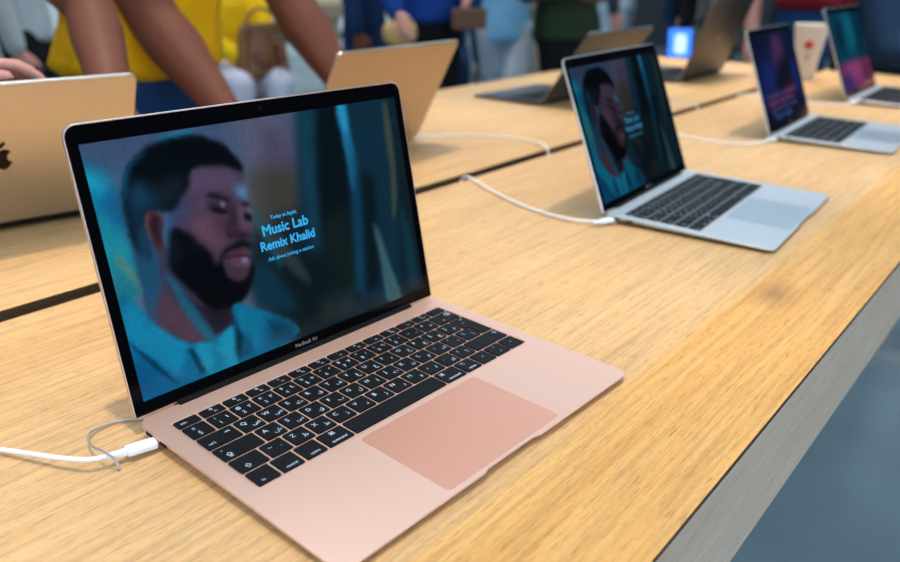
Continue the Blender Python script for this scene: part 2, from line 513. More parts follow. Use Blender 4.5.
PORTRAIT = [
((78,92,118),1,0,[-82,1210,2003,1151,1818,-302,-122,-107]),
((56,76,110),0.9,0.05,[-23,1025,1024,1005,958,743,-68,851]),
((88,92,112),0.8,0.06,[631,1020,969,1012,893,664,672,685]),
((70,62,88),0.8,0.05,[770,972,969,968,915,660,722,719]),
((56,54,44),0.85,0.04,[688,791,964,765,915,451,635,539]),
((20,32,40),1,0.03,[638,548,975,578,948,-16,766,-28,535,344]),
((10,34,46),1,0.025,[996,1031,1659,1039,1644,-76,886,-20,882,482]),
((16,58,78),0.9,0.02,[986,1010,1102,1006,1092,693,1027,317,927,300,939,616]),
((5,16,22),0.95,0.018,[1102,1006,1238,1001,1217,626,1135,176,1035,182,1003,497]),
((22,36,32),0.6,0.03,[1003,497,1196,542,1155,79,1004,56]),
((12,42,60),0.9,0.018,[1307,993,1516,990,1504,618,1435,69,1240,54,1257,552]),
((24,112,158),0.9,0.009,[1210,1002,1283,998,1282,856,1279,725,1234,590,1224,691,1221,864]),
((44,150,196),0.7,0.008,[1221,1001,1274,999,1270,879,1243,861]),
((14,66,96),0.75,0.018,[1261,815,1290,723,1268,438,1233,126,1152,126,1205,496]),
((6,18,24),0.9,0.018,[1302,677,1378,641,1300,107,1205,99]),
((70,104,108),0.85,0.01,[1318,422,1342,394,1434,-4,1321,1,1330,192]),
((38,74,84),0.6,0.012,[1332,354,1379,108,1418,1,1353,1]),
((84,82,66),0.6,0.007,[1508,969,1548,953,1534,636,1482,425,1458,430,1491,644]),
((14,28,34),0.8,0.015,[1620,990,1706,980,1666,397,1604,-4,1470,10,1534,543]),
((18,66,90),0.5,0.014,[1518,476,1558,373,1577,28,1489,17]),
((10,22,28),0.9,0.03,[661,390,1044,372,1047,2,777,16,620,229]),
((56,68,68),0.6,0.012,[666,621,711,589,858,339,887,222,829,271,684,483]),
((28,84,104),0.6,0.01,[651,602,681,595,762,364,733,335]),
((14,50,70),0.85,0.02,[592,408,691,382,805,127,573,189]),
((50,58,58),0.4,0.02,[914,142,1123,130,1110,22,901,39]),
((24,104,146),0.8,0.03,[-29,917,91,877,114,719,123,531,3,414,-25,578]),
((14,160,194),0.85,0.02,[-8,913,60,879,63,768,9,742]),
((10,84,134),0.7,0.02,[5,814,99,818,103,678,23,643]),
((24,132,150),0.9,0.015,[12,752,51,694,123,531,104,424,-19,420,-1,610]),
((96,124,106),0.75,0.008,[22,581,47,583,126,442,116,404,91,404]),
((30,104,122),0.8,0.012,[9,561,87,421,25,387,-19,420]),
((16,134,176),0.8,0.008,[300,977,377,990,483,979,424,963,315,951]),
((52,52,76),1,0.006,[120,600,192,602,292,516,472,252,468,159,390,123,269,138,177,203,101,311,102,416]),
((28,82,118),0.8,0.014,[115,597,180,589,185,442,136,283,95,321,101,445]),
((84,56,66),0.7,0.014,[176,403,248,341,298,249,362,150,270,142,177,203,126,295]),
((28,22,34),0.85,0.016,[218,399,416,264,478,236,439,160,351,162,276,273]),
((68,54,74),1,0.005,[654,792,603,819,512,843,436,841,384,794,351,750,302,710,266,667,252,600,255,507,292,336,394,254,514,261,583,331,597,407,600,462,603,507,628,523,631,553,631,586,647,615,646,643,645,681,644,735]),
((84,70,100),0.7,0.02,[429,837,544,827,609,795,606,731,510,739,438,733,375,755]),
((46,66,104),0.8,0.03,[285,773,366,767,368,685,327,612,280,643]),
((96,68,86),0.75,0.025,[351,649,436,650,500,597,494,529,432,504,362,570]),
((70,46,60),0.7,0.02,[478,641,553,625,536,559,473,534,451,578]),
((72,136,172),0.85,0.012,[598,735,639,737,652,694,651,669,619,681,601,704]),
((84,96,130),0.5,0.02,[588,766,638,757,648,725,598,715]),
((40,28,40),0.8,0.012,[543,666,583,663,585,618,559,558,516,548,519,592,547,626]),
((94,68,82),0.85,0.01,[589,657,611,650,619,575,630,525,600,536,586,597]),
((30,20,32),0.85,0.008,[510,557,537,563,583,540,627,521,621,508,577,515,530,534]),
((64,44,58),0.8,0.01,[523,577,546,576,570,556,576,534,532,542]),
((20,16,26),0.95,0.006,[450,722,481,732,520,718,558,693,563,676,527,695,485,713]),
((24,18,28),0.95,0.006,[606,663,634,661,654,649,650,640,619,649]),
((40,30,46),0.8,0.01,[459,696,503,696,546,668,546,644,491,648,453,672]),
((16,12,20),0.95,0.004,[459,672,492,671,524,655,542,637,513,637,478,657]),
((18,14,22),0.95,0.004,[609,610,631,612,646,596,644,578,624,583,610,596]),
((130,136,160),0.75,0.005,[513,690,532,688,534,666,520,665]),
((96,110,150),0.75,0.006,[629,640,645,631,645,613,628,618]),
((112,108,140),0.5,0.012,[416,704,437,702,435,679,416,679]),
((3,9,15),1,0.007,[654,792,650,832,630,859,599,902,569,927,537,942,463,968,374,975,296,963,227,940,171,902,140,859,115,797,105,732,105,664,114,577,163,521,172,608,181,676,225,708,276,696,304,698,351,745,392,783,423,843,512,841,601,815]),
((18,56,84),0.8,0.025,[136,803,192,831,240,791,276,728,243,703,201,704,149,632,112,680]),
((22,36,50),0.8,0.025,[234,800,364,832,396,818,328,725,280,711]),
((30,76,108),0.5,0.018,[153,808,206,821,206,758,153,745]),
((10,76,108),0.7,0.007,[131,850,168,898,227,938,236,925,181,888,149,839,128,774,116,776]),
((24,70,100),0.8,0.016,[136,647,182,664,182,564,172,425,104,424,119,580]),
((74,44,56),1,0.004,[174,692,190,711,221,711,248,689,250,655,232,604,235,563,214,556,189,576,179,636]),
((34,20,30),0.9,0.008,[195,690,224,698,239,673,226,636,225,575,208,576,195,633]),
((104,66,78),0.7,0.005,[175,687,191,707,200,701,184,665,188,621,179,636]),
((30,96,140),0.8,0.014,[262,688,290,692,276,614,251,549,235,563]),
((4,6,12),1,0.009,[279,626,311,615,339,593,370,551,415,503,429,466,437,434,453,454,459,470,487,491,522,502,575,505,616,487,613,467,574,479,528,480,492,473,472,458,464,445,472,414,474,384,496,355,539,341,570,359,594,390,615,405,603,359,570,306,521,258,457,246,390,251,349,282,306,348,264,413,237,477,247,550]),
((12,34,52),0.6,0.02,[263,603,297,599,301,537,273,468,243,485]),
((14,16,24),0.7,0.02,[317,600,370,557,409,500,374,490,323,541]),
((60,44,60),0.8,0.008,[470,443,503,426,565,398,573,371,542,351,499,365,479,388]),
((74,44,58),1,0.005,[476,465,516,479,560,479,587,466,605,445,600,432,543,450,499,456]),
((22,14,24),0.9,0.004,[473,462,510,457,555,451,602,429,600,423,542,445,497,448]),
((88,56,74),1,0.005,[497,450,542,445,600,423,594,400,554,399,512,420]),
((104,124,170),0.85,0.005,[559,438,589,426,587,408,560,413]),
((90,104,150),0.5,0.005,[574,471,590,461,594,447,577,456]),
((12,96,136),1,0.004,[8,401,30,420,60,380,98,316,155,229,262,146,354,136,429,159,458,171,465,245,496,254,597,188,705,125,769,61,760,24,546,-14,224,-4,4,-3,-4,82]),
((22,134,172),0.7,0.014,[21,409,59,375,94,300,172,197,222,142,162,56,90,119,29,211,8,288]),
((6,78,126),0.8,0.02,[2,197,84,97,146,19,188,9,11,0,-1,46]),
((28,142,176),0.8,0.007,[262,146,353,134,452,164,452,77,431,-5,293,1,265,80]),
((14,104,142),0.8,0.012,[326,133,378,65,390,3,320,3]),
((6,48,74),0.9,0.004,[222,142,244,136,285,13,257,18]),
((6,46,70),0.9,0.004,[2,243,73,149,145,32,149,17,136,29,58,136]),
((30,150,190),0.5,0.004,[80,316,150,219,245,139,222,142,143,207]),
((6,34,50),0.9,0.008,[477,235,472,147,490,113,452,10,437,18,453,141]),
((14,108,142),0.9,0.008,[485,239,595,179,671,116,578,113,530,11,517,104,480,132]),
((6,52,76),0.7,0.012,[496,111,523,14,463,9]),
((6,60,84),0.5,0.008,[593,173,692,75,631,82]),
((8,44,62),0.7,0.025,[636,160,771,70,757,13,599,14]),
((26,100,130),0.75,0.009,[211,458,244,418,300,295,377,116,326,133,252,280])]



def R4(u0, u1, v0, v1): return [u0, v0, u1, v0, u1, v1, u0, v1]


NIGHT = [((10, 18, 52), 1, 0, R4(-50, 1650, -50, 1050)),
         ((16, 34, 96), .9, .07, [0, 200, 500, 250, 620, 700, 200, 760, 0, 600]),
         ((22, 44, 120), .8, .06, [200, 380, 560, 400, 600, 660, 300, 680]),
         ((70, 44, 96), .8, .05, [620, 560, 1150, 600, 1180, 980, 760, 1000, 560, 800]),
         ((110, 60, 96), .5, .04, [760, 720, 1000, 720, 1020, 940, 800, 950]),
         ((6, 10, 30), .95, .05, [760, 200, 1200, 260, 1240, 640, 1000, 700, 780, 560]),
         ((20, 40, 120), .8, .05, [1240, 220, 1560, 260, 1560, 680, 1280, 640]),
         ((116, 20, 60), .8, .05, [180, 140, 900, 180, 1300, 330, 1250, 420, 800, 330, 160, 330]),
         ((150, 30, 70), .6, .03, [820, 210, 1220, 300, 1180, 370, 860, 310]),
         ((8, 12, 40), .9, .03, [0, -20, 1600, -20, 1600, 190, 0, 150])]
TEAL = [((6, 62, 84), 1, 0, R4(-50, 1650, -50, 1050)),
        ((10, 100, 124), .8, .06, [500, 500, 1000, 480, 1080, 1000, 520, 1000]),
        ((4, 34, 52), .9, .05, [200, 560, 560, 560, 600, 900, 360, 960, 180, 800]),
        ((4, 44, 62), .8, .05, [1100, 300, 1600, 300, 1600, 1020, 1150, 1020]),
        ((14, 120, 140), .6, .05, [900, 560, 1080, 560, 1100, 960, 960, 980]),
        ((120, 50, 100), 1, .025, R4(-20, 1620, -20, 370)),
        ((156, 70, 120), .8, .04, [350, 120, 1000, 100, 1100, 340, 300, 340]),
        ((50, 40, 110), .8, .05, [0, -20, 560, -20, 480, 200, 0, 240]),
        ((90, 30, 60), .7, .05, [1100, 0, 1600, 0, 1600, 300, 1150, 280])]


def screen_material(name, strength):
    m = bpy.data.materials.new(name)
    m.use_nodes = True
    nt = m.node_tree
    b = nt.nodes['Principled BSDF']
    at = nt.nodes.new('ShaderNodeVertexColor')
    at.layer_name = 'picture'
    b.inputs['Base Color'].default_value = (0.001, 0.001, 0.001, 1)
    b.inputs['Roughness'].default_value = 0.09
    b.inputs['Specular IOR Level'].default_value = 0.1
    nt.links.new(at.outputs['Color'], b.inputs['Emission Color'])
    b.inputs['Emission Strength'].default_value = strength
    return m


def screen_mesh(layers, nx, ny, w, h):
    img = np.clip(paint(layers, nx, ny), 0, 255) / 255.0
    L = np.where(img <= 0.04045, img / 12.92, ((img + 0.055) / 1.055) ** 2.4)
    xs = np.linspace(0, w, nx)
    ys = np.linspace(0, h, ny)
    X, Y = np.meshgrid(xs, ys)
    co = np.stack([X, Y, np.zeros_like(X)], -1).reshape(-1, 3)
    i = np.arange(nx * ny).reshape(ny, nx)
    q = np.stack([i[:-1, :-1], i[:-1, 1:], i[1:, 1:], i[1:, :-1]], -1).reshape(-1, 4)
    me = bpy.data.meshes.new('display')
    me.vertices.add(len(co)); me.vertices.foreach_set('co', co.ravel())
    me.loops.add(q.size); me.loops.foreach_set('vertex_index', q.ravel())
    me.polygons.add(len(q)); me.polygons.foreach_set('loop_start', np.arange(0, q.size, 4))
    me.update(calc_edges=True)
    ca = me.color_attributes.new('picture', 'FLOAT_COLOR', 'POINT')
    ca.data.foreach_set('color', np.concatenate([L.reshape(-1, 3), np.ones((nx * ny, 1))], 1).ravel().astype(np.float32))
    return me


# ------------------------------------------------------------------ laptops
W, D = 0.3041, 0.2124
KB0, KB_H = 0.0922, 0.0993           # front edge and depth of the block of keys
HY, LL = 0.2139, 0.2030              # hinge line, height of the lid
TILT, ZF = math.radians(1.6), 0.006
PAD = (0.0915, 0.2125, 0.0042, 0.0852)
DISP_W, DISP_H, DISP_TOP = 0.2865, 0.179, 0.01357

U = 0.019
ROW = 0.0181
GAP = 0.0021


def key_layout():
    """(x0, x1, y0, y1, [(text, dx, dy, size)]) in metres from the block's front left corner"""
    K = []

    def row(y0, h, spec):
        x = 0.0
        for w, leg in spec:
            K.append([x * U, (x + w) * U - GAP, y0, y0 + h - GAP, leg])
            x += w
    s = 0.0040

    def two(a, b): return [(a, -0.0036, 0.0004, s), (b, 0.0036, -0.0042, s)]

    def three(t, d, ar): return [(t, -0.0038, 0.0022, 0.0032), (d, -0.0032, -0.0050, 0.0038), (ar, 0.0040, -0.0012, 0.0040)]

    def lo(t, z=0.0026, dx=0.0, dy=-0.0058): return [(t, dx, dy, z)]
    row(0, ROW, [(1, lo('fn', dx=-0.003)), (1, lo('control', 0.0022)), (1, lo('option', 0.0022)),
                 (1.25, lo('command', 0.0024) + [('⌘', -0.0, 0.002, 0.0036)]), (5, []),
                 (1.25, lo('command', 0.0024) + [('⌘', -0.006, 0.002, 0.0036)]), (1, lo('option', 0.0024) + [('⌥', -0.003, 0.002, 0.003)]),
                 (1, [('◂', 0, -0.0012, 0.0034)]), (1, [('▴', 0, 0.0030, 0.0030), ('▾', 0, -0.0058, 0.0030)]), (1, [('▸', 0, -0.0012, 0.0034)])])
    row(ROW, ROW, [(1.25, [('⇧', -0.003, -0.0055, 0.0040)]), (1, two('~', '`'))] +
        [(1, two(a, b)) for a, b in zip('ZXCVBNM', 'ظطذدزرو')] + [(1, two(',', 'ة')), (1, two('.', 'ى')), (1, two('/', '؟'))] +
        [(2.25, [('⇧', 0.016, 0.0015, 0.0040)])])
    row(2 * ROW, ROW, [(1.75, [('•', -0.011, 0.002, 0.003), ('⇪', -0.009, -0.0052, 0.0042)])] +
        [(1, two(a, b)) for a, b in zip('ASDFGHJKL', 'شسيبلاتنم')] + [(1, two(';', 'ك')), (1, two("'", '؛')), (1, two('\\', '|'))])
    row(3 * ROW, ROW, [(1.5, [('⇥', -0.008, -0.0052, 0.0044), ('⇥', 0.007, 0.001, 0.0034)])] + [(1, two(a, b)) for a, b in zip('QWERTYUIOP', 'ضصثقفغعهخح')] +
        [(1, two('[', 'ج')), (1, two(']', 'د'))])
    row(4 * ROW, ROW, [(1, [('±', -0.002, 0.0018, 0.0036), ('§', -0.001, -0.0054, 0.0042)])] +
        [(1, three(a, b, c)) for a, b, c in zip('!@#$%^&*()', '1234567890', '١٢٣٤٥٦٧٨٩٠')] +
        [(1, two('_', '-')), (1, two('+', '='))] + [(1.5, [('⌫', 0.007, 0.001, 0.0042), ('←', -0.004, -0.005, 0.003)])])
    fh = KB_H + GAP - 5 * ROW
    syms = '☼☼⊟⌕☀☀◃▷▹◁◂◀'
    row(5 * ROW, fh, [(14.5 / 14, [('esc', -0.003, -0.0016, 0.0030)])] +
        [(14.5 / 14, [(sy, 0, 0.0006, 0.0026), ('F%d' % (i + 1), 0.0016, -0.0030, 0.0019)]) for i, sy in enumerate(syms)] + [(14.5 / 14, [])])
    return K


KEYS = key_layout()
KX0 = 0.0155 - 0.0004
# the tall return key, wider in its upper row
RET = dict(x0u=13.5 * U, x0l=13.75 * U, x1=14.5 * U - GAP, y0=2 * ROW, ym=3 * ROW - GAP / 2 - 0.001, y1=4 * ROW - GAP)


def key_prism(bm, pts, z0, z1):
    cx = sum(p[0] for p in pts) / len(pts)
    cy = sum(p[1] for p in pts) / len(pts)
    ins = lambda d: [(p[0] - d * (1 if p[0] > cx else -1), p[1] - d * (1 if p[1] > cy else -1)) for p in pts]
    loft(bm, [[(p[0], p[1], z) for p in q] for q, z in ((pts, z0), (pts, z1 - 0.00025), (ins(0.00025), z1))])


def key_outline(k): return rrect(k[0], k[1], k[2], k[3], 0.0009, 3)


def ret_outline():
    r = RET
    return [(r['x0l'], r['y0']), (r['x1'], r['y0']), (r['x1'], r['y1']), (r['x0u'], r['y1']), (r['x0u'], r['ym']), (r['x0l'], r['ym'])]


WELL_Z = -0.0010
KEY_Z = 0.0004
_key_meshes = []


def key_meshes():
    if _key_meshes: return _key_meshes
    for k in KEYS:
        bm = bmesh.new()
        key_prism(bm, key_outline(k), WELL_Z + 0.0002, KEY_Z)
        if any(t in '▴▾' for t, *_ in k[4]):
            box_bm(bm, k[0], k[1], (k[2] + k[3]) / 2 - 0.0003, (k[2] + k[3]) / 2 + 0.0003, KEY_Z, KEY_Z + 0.00004)
        bmesh.ops.recalc_face_normals(bm, faces=bm.faces[:])
        cx, cy = (k[0] + k[1]) / 2, (k[2] + k[3]) / 2
        for t, dx, dy, sz in k[4]:
            put_text(bm, t, cx + dx, cy + dy, KEY_Z + 0.00006, size=sz * 1.35, mi=1, bold=0.00010)
        me = bpy.data.meshes.new('key')
        bm.to_mesh(me); bm.free()
        me.materials.append(KEY); me.materials.append(LEGEND)
        _key_meshes.append(me)
    bm = bmesh.new()
    pts = ret_outline()
    loft(bm, [[(p[0], p[1], z) for p in pts] for z in (WELL_Z + 0.0002, KEY_Z)])
    bmesh.ops.recalc_face_normals(bm, faces=bm.faces[:])
    put_text(bm, '⏎', 14.05 * U, 3.62 * ROW, KEY_Z + 0.00006, size=0.0036, mi=1)
    put_text(bm, '↵', 13.85 * U, 3.3 * ROW, KEY_Z + 0.00006, size=0.0030, mi=1)
    me = bpy.data.meshes.new('key')
    bm.to_mesh(me); bm.free()
    me.materials.append(KEY); me.materials.append(LEGEND)
    _key_meshes.append(me)
    return _key_meshes


def all_keys_mesh():
    bm = bmesh.new()
    for k in KEYS: key_prism(bm, key_outline(k), WELL_Z + 0.0002, KEY_Z)
    pts = ret_outline()
    loft(bm, [[(p[0], p[1], z) for p in pts] for z in (WELL_Z + 0.0002, KEY_Z)])
    return bm


def thick(y): return 0.0042 + (0.0101 - 0.0042) * y / D


def base_outline(ins):
    """rounded outline of the base with the thumb notch in its front edge"""
    r = 0.0095 - min(ins, 0.007)
    P = rrect(ins, W - ins, ins, D - ins, r, 8)
    notch = []
    for x, d in ((W / 2 - 0.031, 0), (W / 2 - 0.0285, 0.0006), (W / 2 - 0.026, 0.0016), (W / 2 - 0.0235, 0.0019),
                 (W / 2 + 0.0235, 0.0019), (W / 2 + 0.026, 0.0016), (W / 2 + 0.0285, 0.0006), (W / 2 + 0.031, 0)):
        notch.append((x, ins + d))
    # outline starts with the front right corner (angle -90): the front edge closes the loop
    return P + notch


def build_base_mesh(mat_):
    bm = bmesh.new()
    prof = ((0.0004, 0.0), (0.0, 0.06), (0.0, 0.30), (0.0010, 0.48), (0.0040, 0.72), (0.0100, 0.92), (0.0170, 1.0))
    rings = []
    for ins, fr in prof:
        rings.append([(x, y, -fr * thick(y) if fr else 0.0) for x, y in base_outline(ins)])
    vr = loft(bm, rings, cap0=False, cap1=True)
    # top face with the key well cut in
    wx0, wx1, wy0, wy1 = KX0 - 0.0016, KX0 + 14.5 * U - GAP + 0.0016, KB0 - 0.0012, KB0 + KB_H + 0.0016
    c = 0.0004
    well = [[(x, y, z) for x, y in rrect(wx0 - e, wx1 + e, wy0 - e, wy1 + e, 0.0016 + e, 3)]
            for e, z in ((c, 0.0), (0, -0.0003), (0, WELL_Z))]
    wr = loft(bm, well, cap0=False, cap1=True)
    edges = []
    for ring in (vr[0], wr[0]):
        for i in range(len(ring)):
            e = bm.edges.get((ring[i], ring[(i + 1) % len(ring)]))
            edges.append(e)
    bmesh.ops.triangle_fill(bm, use_beauty=True, use_dissolve=False, edges=edges)
    return bm


def emblem_bm(size):
    """bitten-fruit emblem in the xy plane, centred, height of body = size"""
    body = [(0, .40), (.10, .44), (.22, .46), (.34, .42), (.43, .33), (.36, .25), (.31, .14), (.31, .02), (.35, -.09), (.46, -.18),
            (.42, -.29), (.34, -.41), (.25, -.50), (.15, -.52), (.06, -.48), (0, -.47), (-.07, -.48), (-.16, -.52), (-.26, -.49),
            (-.36, -.37), (-.43, -.23), (-.47, -.06), (-.46, .12), (-.41, .28), (-.32, .40), (-.20, .45), (-.09, .43)]
    leaf = [(.02, .50), (.00, .60), (.05, .71), (.14, .79), (.24, .82), (.25, .72), (.20, .62), (.12, .54)]
    bm = bmesh.new()
    for P in (body, leaf):
        Q = smooth_poly([(x * size, y * size) for x, y in P])
        vs = [bm.verts.new((q[0], q[1], 0)) for q in Q]
        es = [bm.edges.new((vs[i], vs[(i + 1) % len(vs)])) for i in range(len(vs))]
        r = bmesh.ops.triangle_fill(bm, use_beauty=True, edges=es)
    g = bmesh.ops.extrude_face_region(bm, geom=bm.faces[:])
    bmesh.ops.translate(bm, verts=[v for v in g['geom'] if isinstance(v, bmesh.types.BMVert)], vec=(0, 0, -0.00012))
    return bm


GR = 'laptops set out along the table'
MESH = {}


def make_laptop(x, y, yaw, la, label, metal, pad, picture=None, S=1.0, keys='block', words=None, emblem=True, group=GR):
    """x, y (mm) is the front left corner of its top face; la the lean of the lid past upright"""
    root = empty('laptop', mm(x, y, 0), label, 'laptop', group, yaw)
    root.scale = (S, S, S)
    zf = ZF / S

    def place(o, p=(0, 0, 0), rx=0.0):
        o.location = (p[0], p[1] * math.cos(TILT) - p[2] * math.sin(TILT), zf + p[1] * math.sin(TILT) + p[2] * math.cos(TILT))
        o.rotation_euler = (TILT + rx, 0, 0)
        return o

    def shared(key, make, name, mats, parent, **kw):
        if key not in MESH:
            o = from_bm(name, make(), mats, parent, **kw)
            MESH[key] = o.data
            return o
        o = bpy.data.objects.new(name, MESH[key])
        COL.objects.link(o)
        o.parent = parent
        return o
    mk = metal.name
    base = place(shared(('base', mk), lambda: build_base_mesh(metal), 'base', metal, root, angle=28))
    # little feet under the base
    for fx in (0.03, W - 0.03):
        for fy in (0.03, D - 0.025):
            bm = bmesh.new()
            z = -thick(fy)
            h = (zf + fy * math.sin(TILT) + z * math.cos(TILT)) - 0.00005
            loft(bm, [[(fx + 0.007 * math.cos(a * math.pi / 8), fy + 0.007 * math.sin(a * math.pi / 8), z + dz) for a in range(16)] for dz in (0.0003, -h)])
            fo = from_bm('foot', bm, RUBBER, base)

    # ports in the left edge
    def ports():
        bm = bmesh.new()
        for py in (0.196, 0.178):
            pts = rrect(py - 0.0045, py + 0.0045, -0.0046, -0.0020, 0.0012, 4)
            loft(bm, [[(px, p[0], p[1]) for p in pts] for px in (-0.0002, 0.001)])
        return bm
    shared('ports', ports, 'port', BLACK, base)
    # keyboard
    if keys == 'each':
        kb = place(shared(('plate', mk), lambda: plate_bm(), 'keyboard', metal, root), (KX0, KB0, 0))
        for me in key_meshes():
            ko = bpy.data.objects.new('key', me)
            COL.objects.link(ko)
            ko.parent = kb
    else:
        kb = place(shared('keyblock', all_keys_mesh, 'keyboard', KEY, root), (KX0, KB0, 0))

    def pad_bm():
        bm = bmesh.new()
        loft(bm, [[(p[0], p[1], z) for p in rrect(PAD[0] + i, PAD[1] - i, PAD[2] + i, PAD[3] - i, 0.0035, 5)]
                  for i, z in ((0, -0.0004), (0, 0.00006), (0.00015, 0.00012))])
        return bm
    place(shared(('pad', pad.name), pad_bm, 'trackpad', pad, root))

    def hinge_bm():
        bm = bmesh.new()
        tube_bm(bm, [(0.032, HY - 0.0006, -0.0022), (W - 0.032, HY - 0.0006, -0.0022)], 0.0046, 14)
        return bm
    place(shared('hinge', hinge_bm, 'hinge', BLACK, root, angle=40))

    # lid
    def lid_bm():
        bm = bmesh.new()
        t = 0.0042

        def ring(i, z):
            P = []
            r, rb = 0.0095 - min(i, 0.006), 0.003
            for cx, cy, rr, a0 in ((W - i - rb, i + rb, rb, -90), (W - i - r, LL - i - r, r, 0), (i + r, LL - i - r, r, 90), (i + rb, i + rb, rb, 180)):
                for k in range(9):
                    a = math.radians(a0 + 90 * k / 8)
                    P.append((cx + rr * math.cos(a), cy + rr * math.sin(a), z))
            return P
        loft(bm, [ring(0.0040, -t), ring(0.0014, -t + 0.0007), ring(0.0002, -t + 0.0017), ring(0, -0.0012), ring(0, -0.0003), ring(0.0003, 0)])
        for f in bm.faces:
            if min(v.co.z for v in f.verts) > -0.00125 and max(v.co.z for v in f.verts) - min(v.co.z for v in f.verts) > 1e-5: f.material_index = 1
        return bm
    lid = place(shared(('lid', mk), lid_bm, 'lid', [metal, ALU_EDGE], root, angle=35), (0, HY, 0), math.pi / 2 - la)

    def glass_bm():
        bm = bmesh.new()
        i = 0.0011
        P = []
        for cx, cy, rr, a0 in ((W - i - 0.001, 0.001 + 0.001, 0.001, -90), (W - i - 0.0085, LL - i - 0.0085, 0.0085, 0), (i + 0.0085, LL - i - 0.0085, 0.0085, 90), (i + 0.001, 0.001 + 0.001, 0.001, 180)):
            for k in range(9):
                a = math.radians(a0 + 90 * k / 8)
                P.append((cx + rr * math.cos(a), cy + rr * math.sin(a)))
        loft(bm, [[(p[0], p[1], z) for p in P] for z in (-0.0002, 0.00015)])
        return bm
    shared('bezel', glass_bm, 'bezel', BEZEL, lid)

    def lens_bm():
        bm = bmesh.new()
        loft(bm, [[(W / 2 + 0.0016 * math.cos(a * math.pi / 8), LL - 0.0068 + 0.0016 * math.sin(a * math.pi / 8), z) for a in range(16)] for z in (0.0001, 0.0002)])
        return bm
    shared('lens', lens_bm, 'camera_lens', LENS, lid)
    if picture:
        layers, nx, ny, sm, key = picture
        if key not in MESH:
            MESH[key] = screen_mesh(layers, nx, ny, DISP_W, DISP_H)
            MESH[key].materials.append(sm)
            do = bpy.data.objects.new('display', MESH[key])
        else:
            me = MESH[key]
            if me.materials[0] != sm:
                me = me.copy(); me.materials.clear(); me.materials.append(sm)
            do = bpy.data.objects.new('display', me)
        COL.objects.link(do)
        do.parent = lid
        do.location = ((W - DISP_W) / 2, LL - DISP_TOP - DISP_H, 0.00022)
    else:
        def dark_bm():
            bm = bmesh.new()
            x0, y0 = (W - DISP_W) / 2, LL - DISP_TOP - DISP_H
            box_bm(bm, x0, x0 + DISP_W, y0, y0 + DISP_H, 0.00014, 0.00022)
            return bm
        shared('dark_display', dark_bm, 'display', BEZEL, lid)
    if words:
        bm = bmesh.new()
        for txt, u, v, wd, bold in words[0]:
            put_text(bm, txt, (W - DISP_W) / 2 + u * DISP_H, LL - DISP_TOP - DISP_H + v * DISP_H, 0.0003, width=wd * DISP_H, res=3, bold=bold)
        from_bm('screen_lettering', bm, words[1], lid)
    def chin_bm():
        bm = bmesh.new()
        put_text(bm, 'MacBook Air', W / 2, 0.0042, 0.0003, width=0.0225, res=3)
        return bm
    shared('chin', chin_bm, 'chin_lettering', CHIN, lid)
    if emblem:
        e = shared('emblem', lambda: flip(emblem_bm(0.030)), 'emblem', LOGO_G, lid)
        e.location = (W / 2, LL * 0.5, -0.00424)
    return root


def flip(bm):
    for v in bm.verts:
        v.co.x = -v.co.x
    return bm


def plate_bm():
    bm = bmesh.new()
    box_bm(bm, 0.001, 14.5 * U - GAP - 0.001, 0.001, KB_H - 0.001, WELL_Z + 0.00002, WELL_Z + 0.0001)
    return bm


SCR1 = screen_material('bright portrait screen', 1.0)
SCR2 = screen_material('dim portrait screen', 0.46)
SCR3 = screen_material('other picture screen', 0.62)
SCR4 = screen_material('teal picture screen', 0.72)
WORD3 = mat('faint glowing lettering', (0, 0, 0), emit=(40, 96, 160), estr=0.5)
WORD1 = mat('glowing lettering', (0, 0, 0), emit=(40, 172, 236), estr=1.0)
WORD2 = mat('dim glowing lettering', (0, 0, 0), emit=(24, 120, 160), estr=0.9)
NX, NY = 480, 300
TEXT = [('Today at Apple', 0.81, 0.563, 0.142, 0.0001), ('Music Lab', 0.811, 0.500, 0.247, 0.00035), ('Remix Khalid', 0.811, 0.436, 0.296, 0.00035),
        ('Ask about joining a session', 0.813, 0.386, 0.253, 0.00008)]
PIC = (PORTRAIT, NX, NY, SCR1, 'portrait')
PIC_B = (PORTRAIT, NX, NY, SCR2, 'portrait')
PIC_C = (NIGHT, 160, 100, SCR3, 'night')
PIC_D = (TEAL, 160, 100, SCR4, 'teal')

make_laptop(0, 0, -0.0393, 0.2318, 'rose gold laptop nearest the camera, open and showing a bearded man on its screen', ALU_GOLD, PAD_GOLD, PIC, keys='each', words=(TEXT, WORD1))
make_laptop(681.1, -2.6, 0.063, 0.400, 'silver laptop behind the rose gold one, showing the same bearded man more dimly', ALU_SILVER, PAD_SILVER, PIC_B, keys='each', words=(TEXT, WORD2))
LINES = [('made together in the studio tonight', 0.72, 0.30, 1.15, 0), ('learn to mix your own song', 0.66, 0.22, 0.95, 0), ('and share it with everyone', 0.72, 0.14, 1.0, 0), ('Today at Apple', 0.6, 0.055, 0.7, 0.0002)]
make_laptop(1361.3, 11.8, 0.0457, 0.398, 'silver laptop with a dark blue and crimson picture, third along the near row', ALU_SILVER, PAD_SILVER, PIC_C, words=(LINES, WORD3))
make_laptop(1953, -2, 0.015, 0.43, 'silver laptop at the far right with a teal and pink picture', ALU_SILVER, PAD_SILVER, PIC_D, S=1.12)
make_laptop(341.6, 937.6, 2.953, 0.535, 'gold laptop at the left edge seen from behind, dark emblem on its lid', ALU_CHAMPAGNE, PAD_PALE)
make_laptop(883.6, 947.7, 3.195, 0.517, 'gold laptop seen from behind between the bare arm and the dark portrait laptop', ALU_PALE, PAD_PALE)
make_laptop(1709, 984, 3.109, 0.654, 'dark grey laptop seen from behind with its black keyboard showing at its left', ALU_GREY, PAD_GREY)
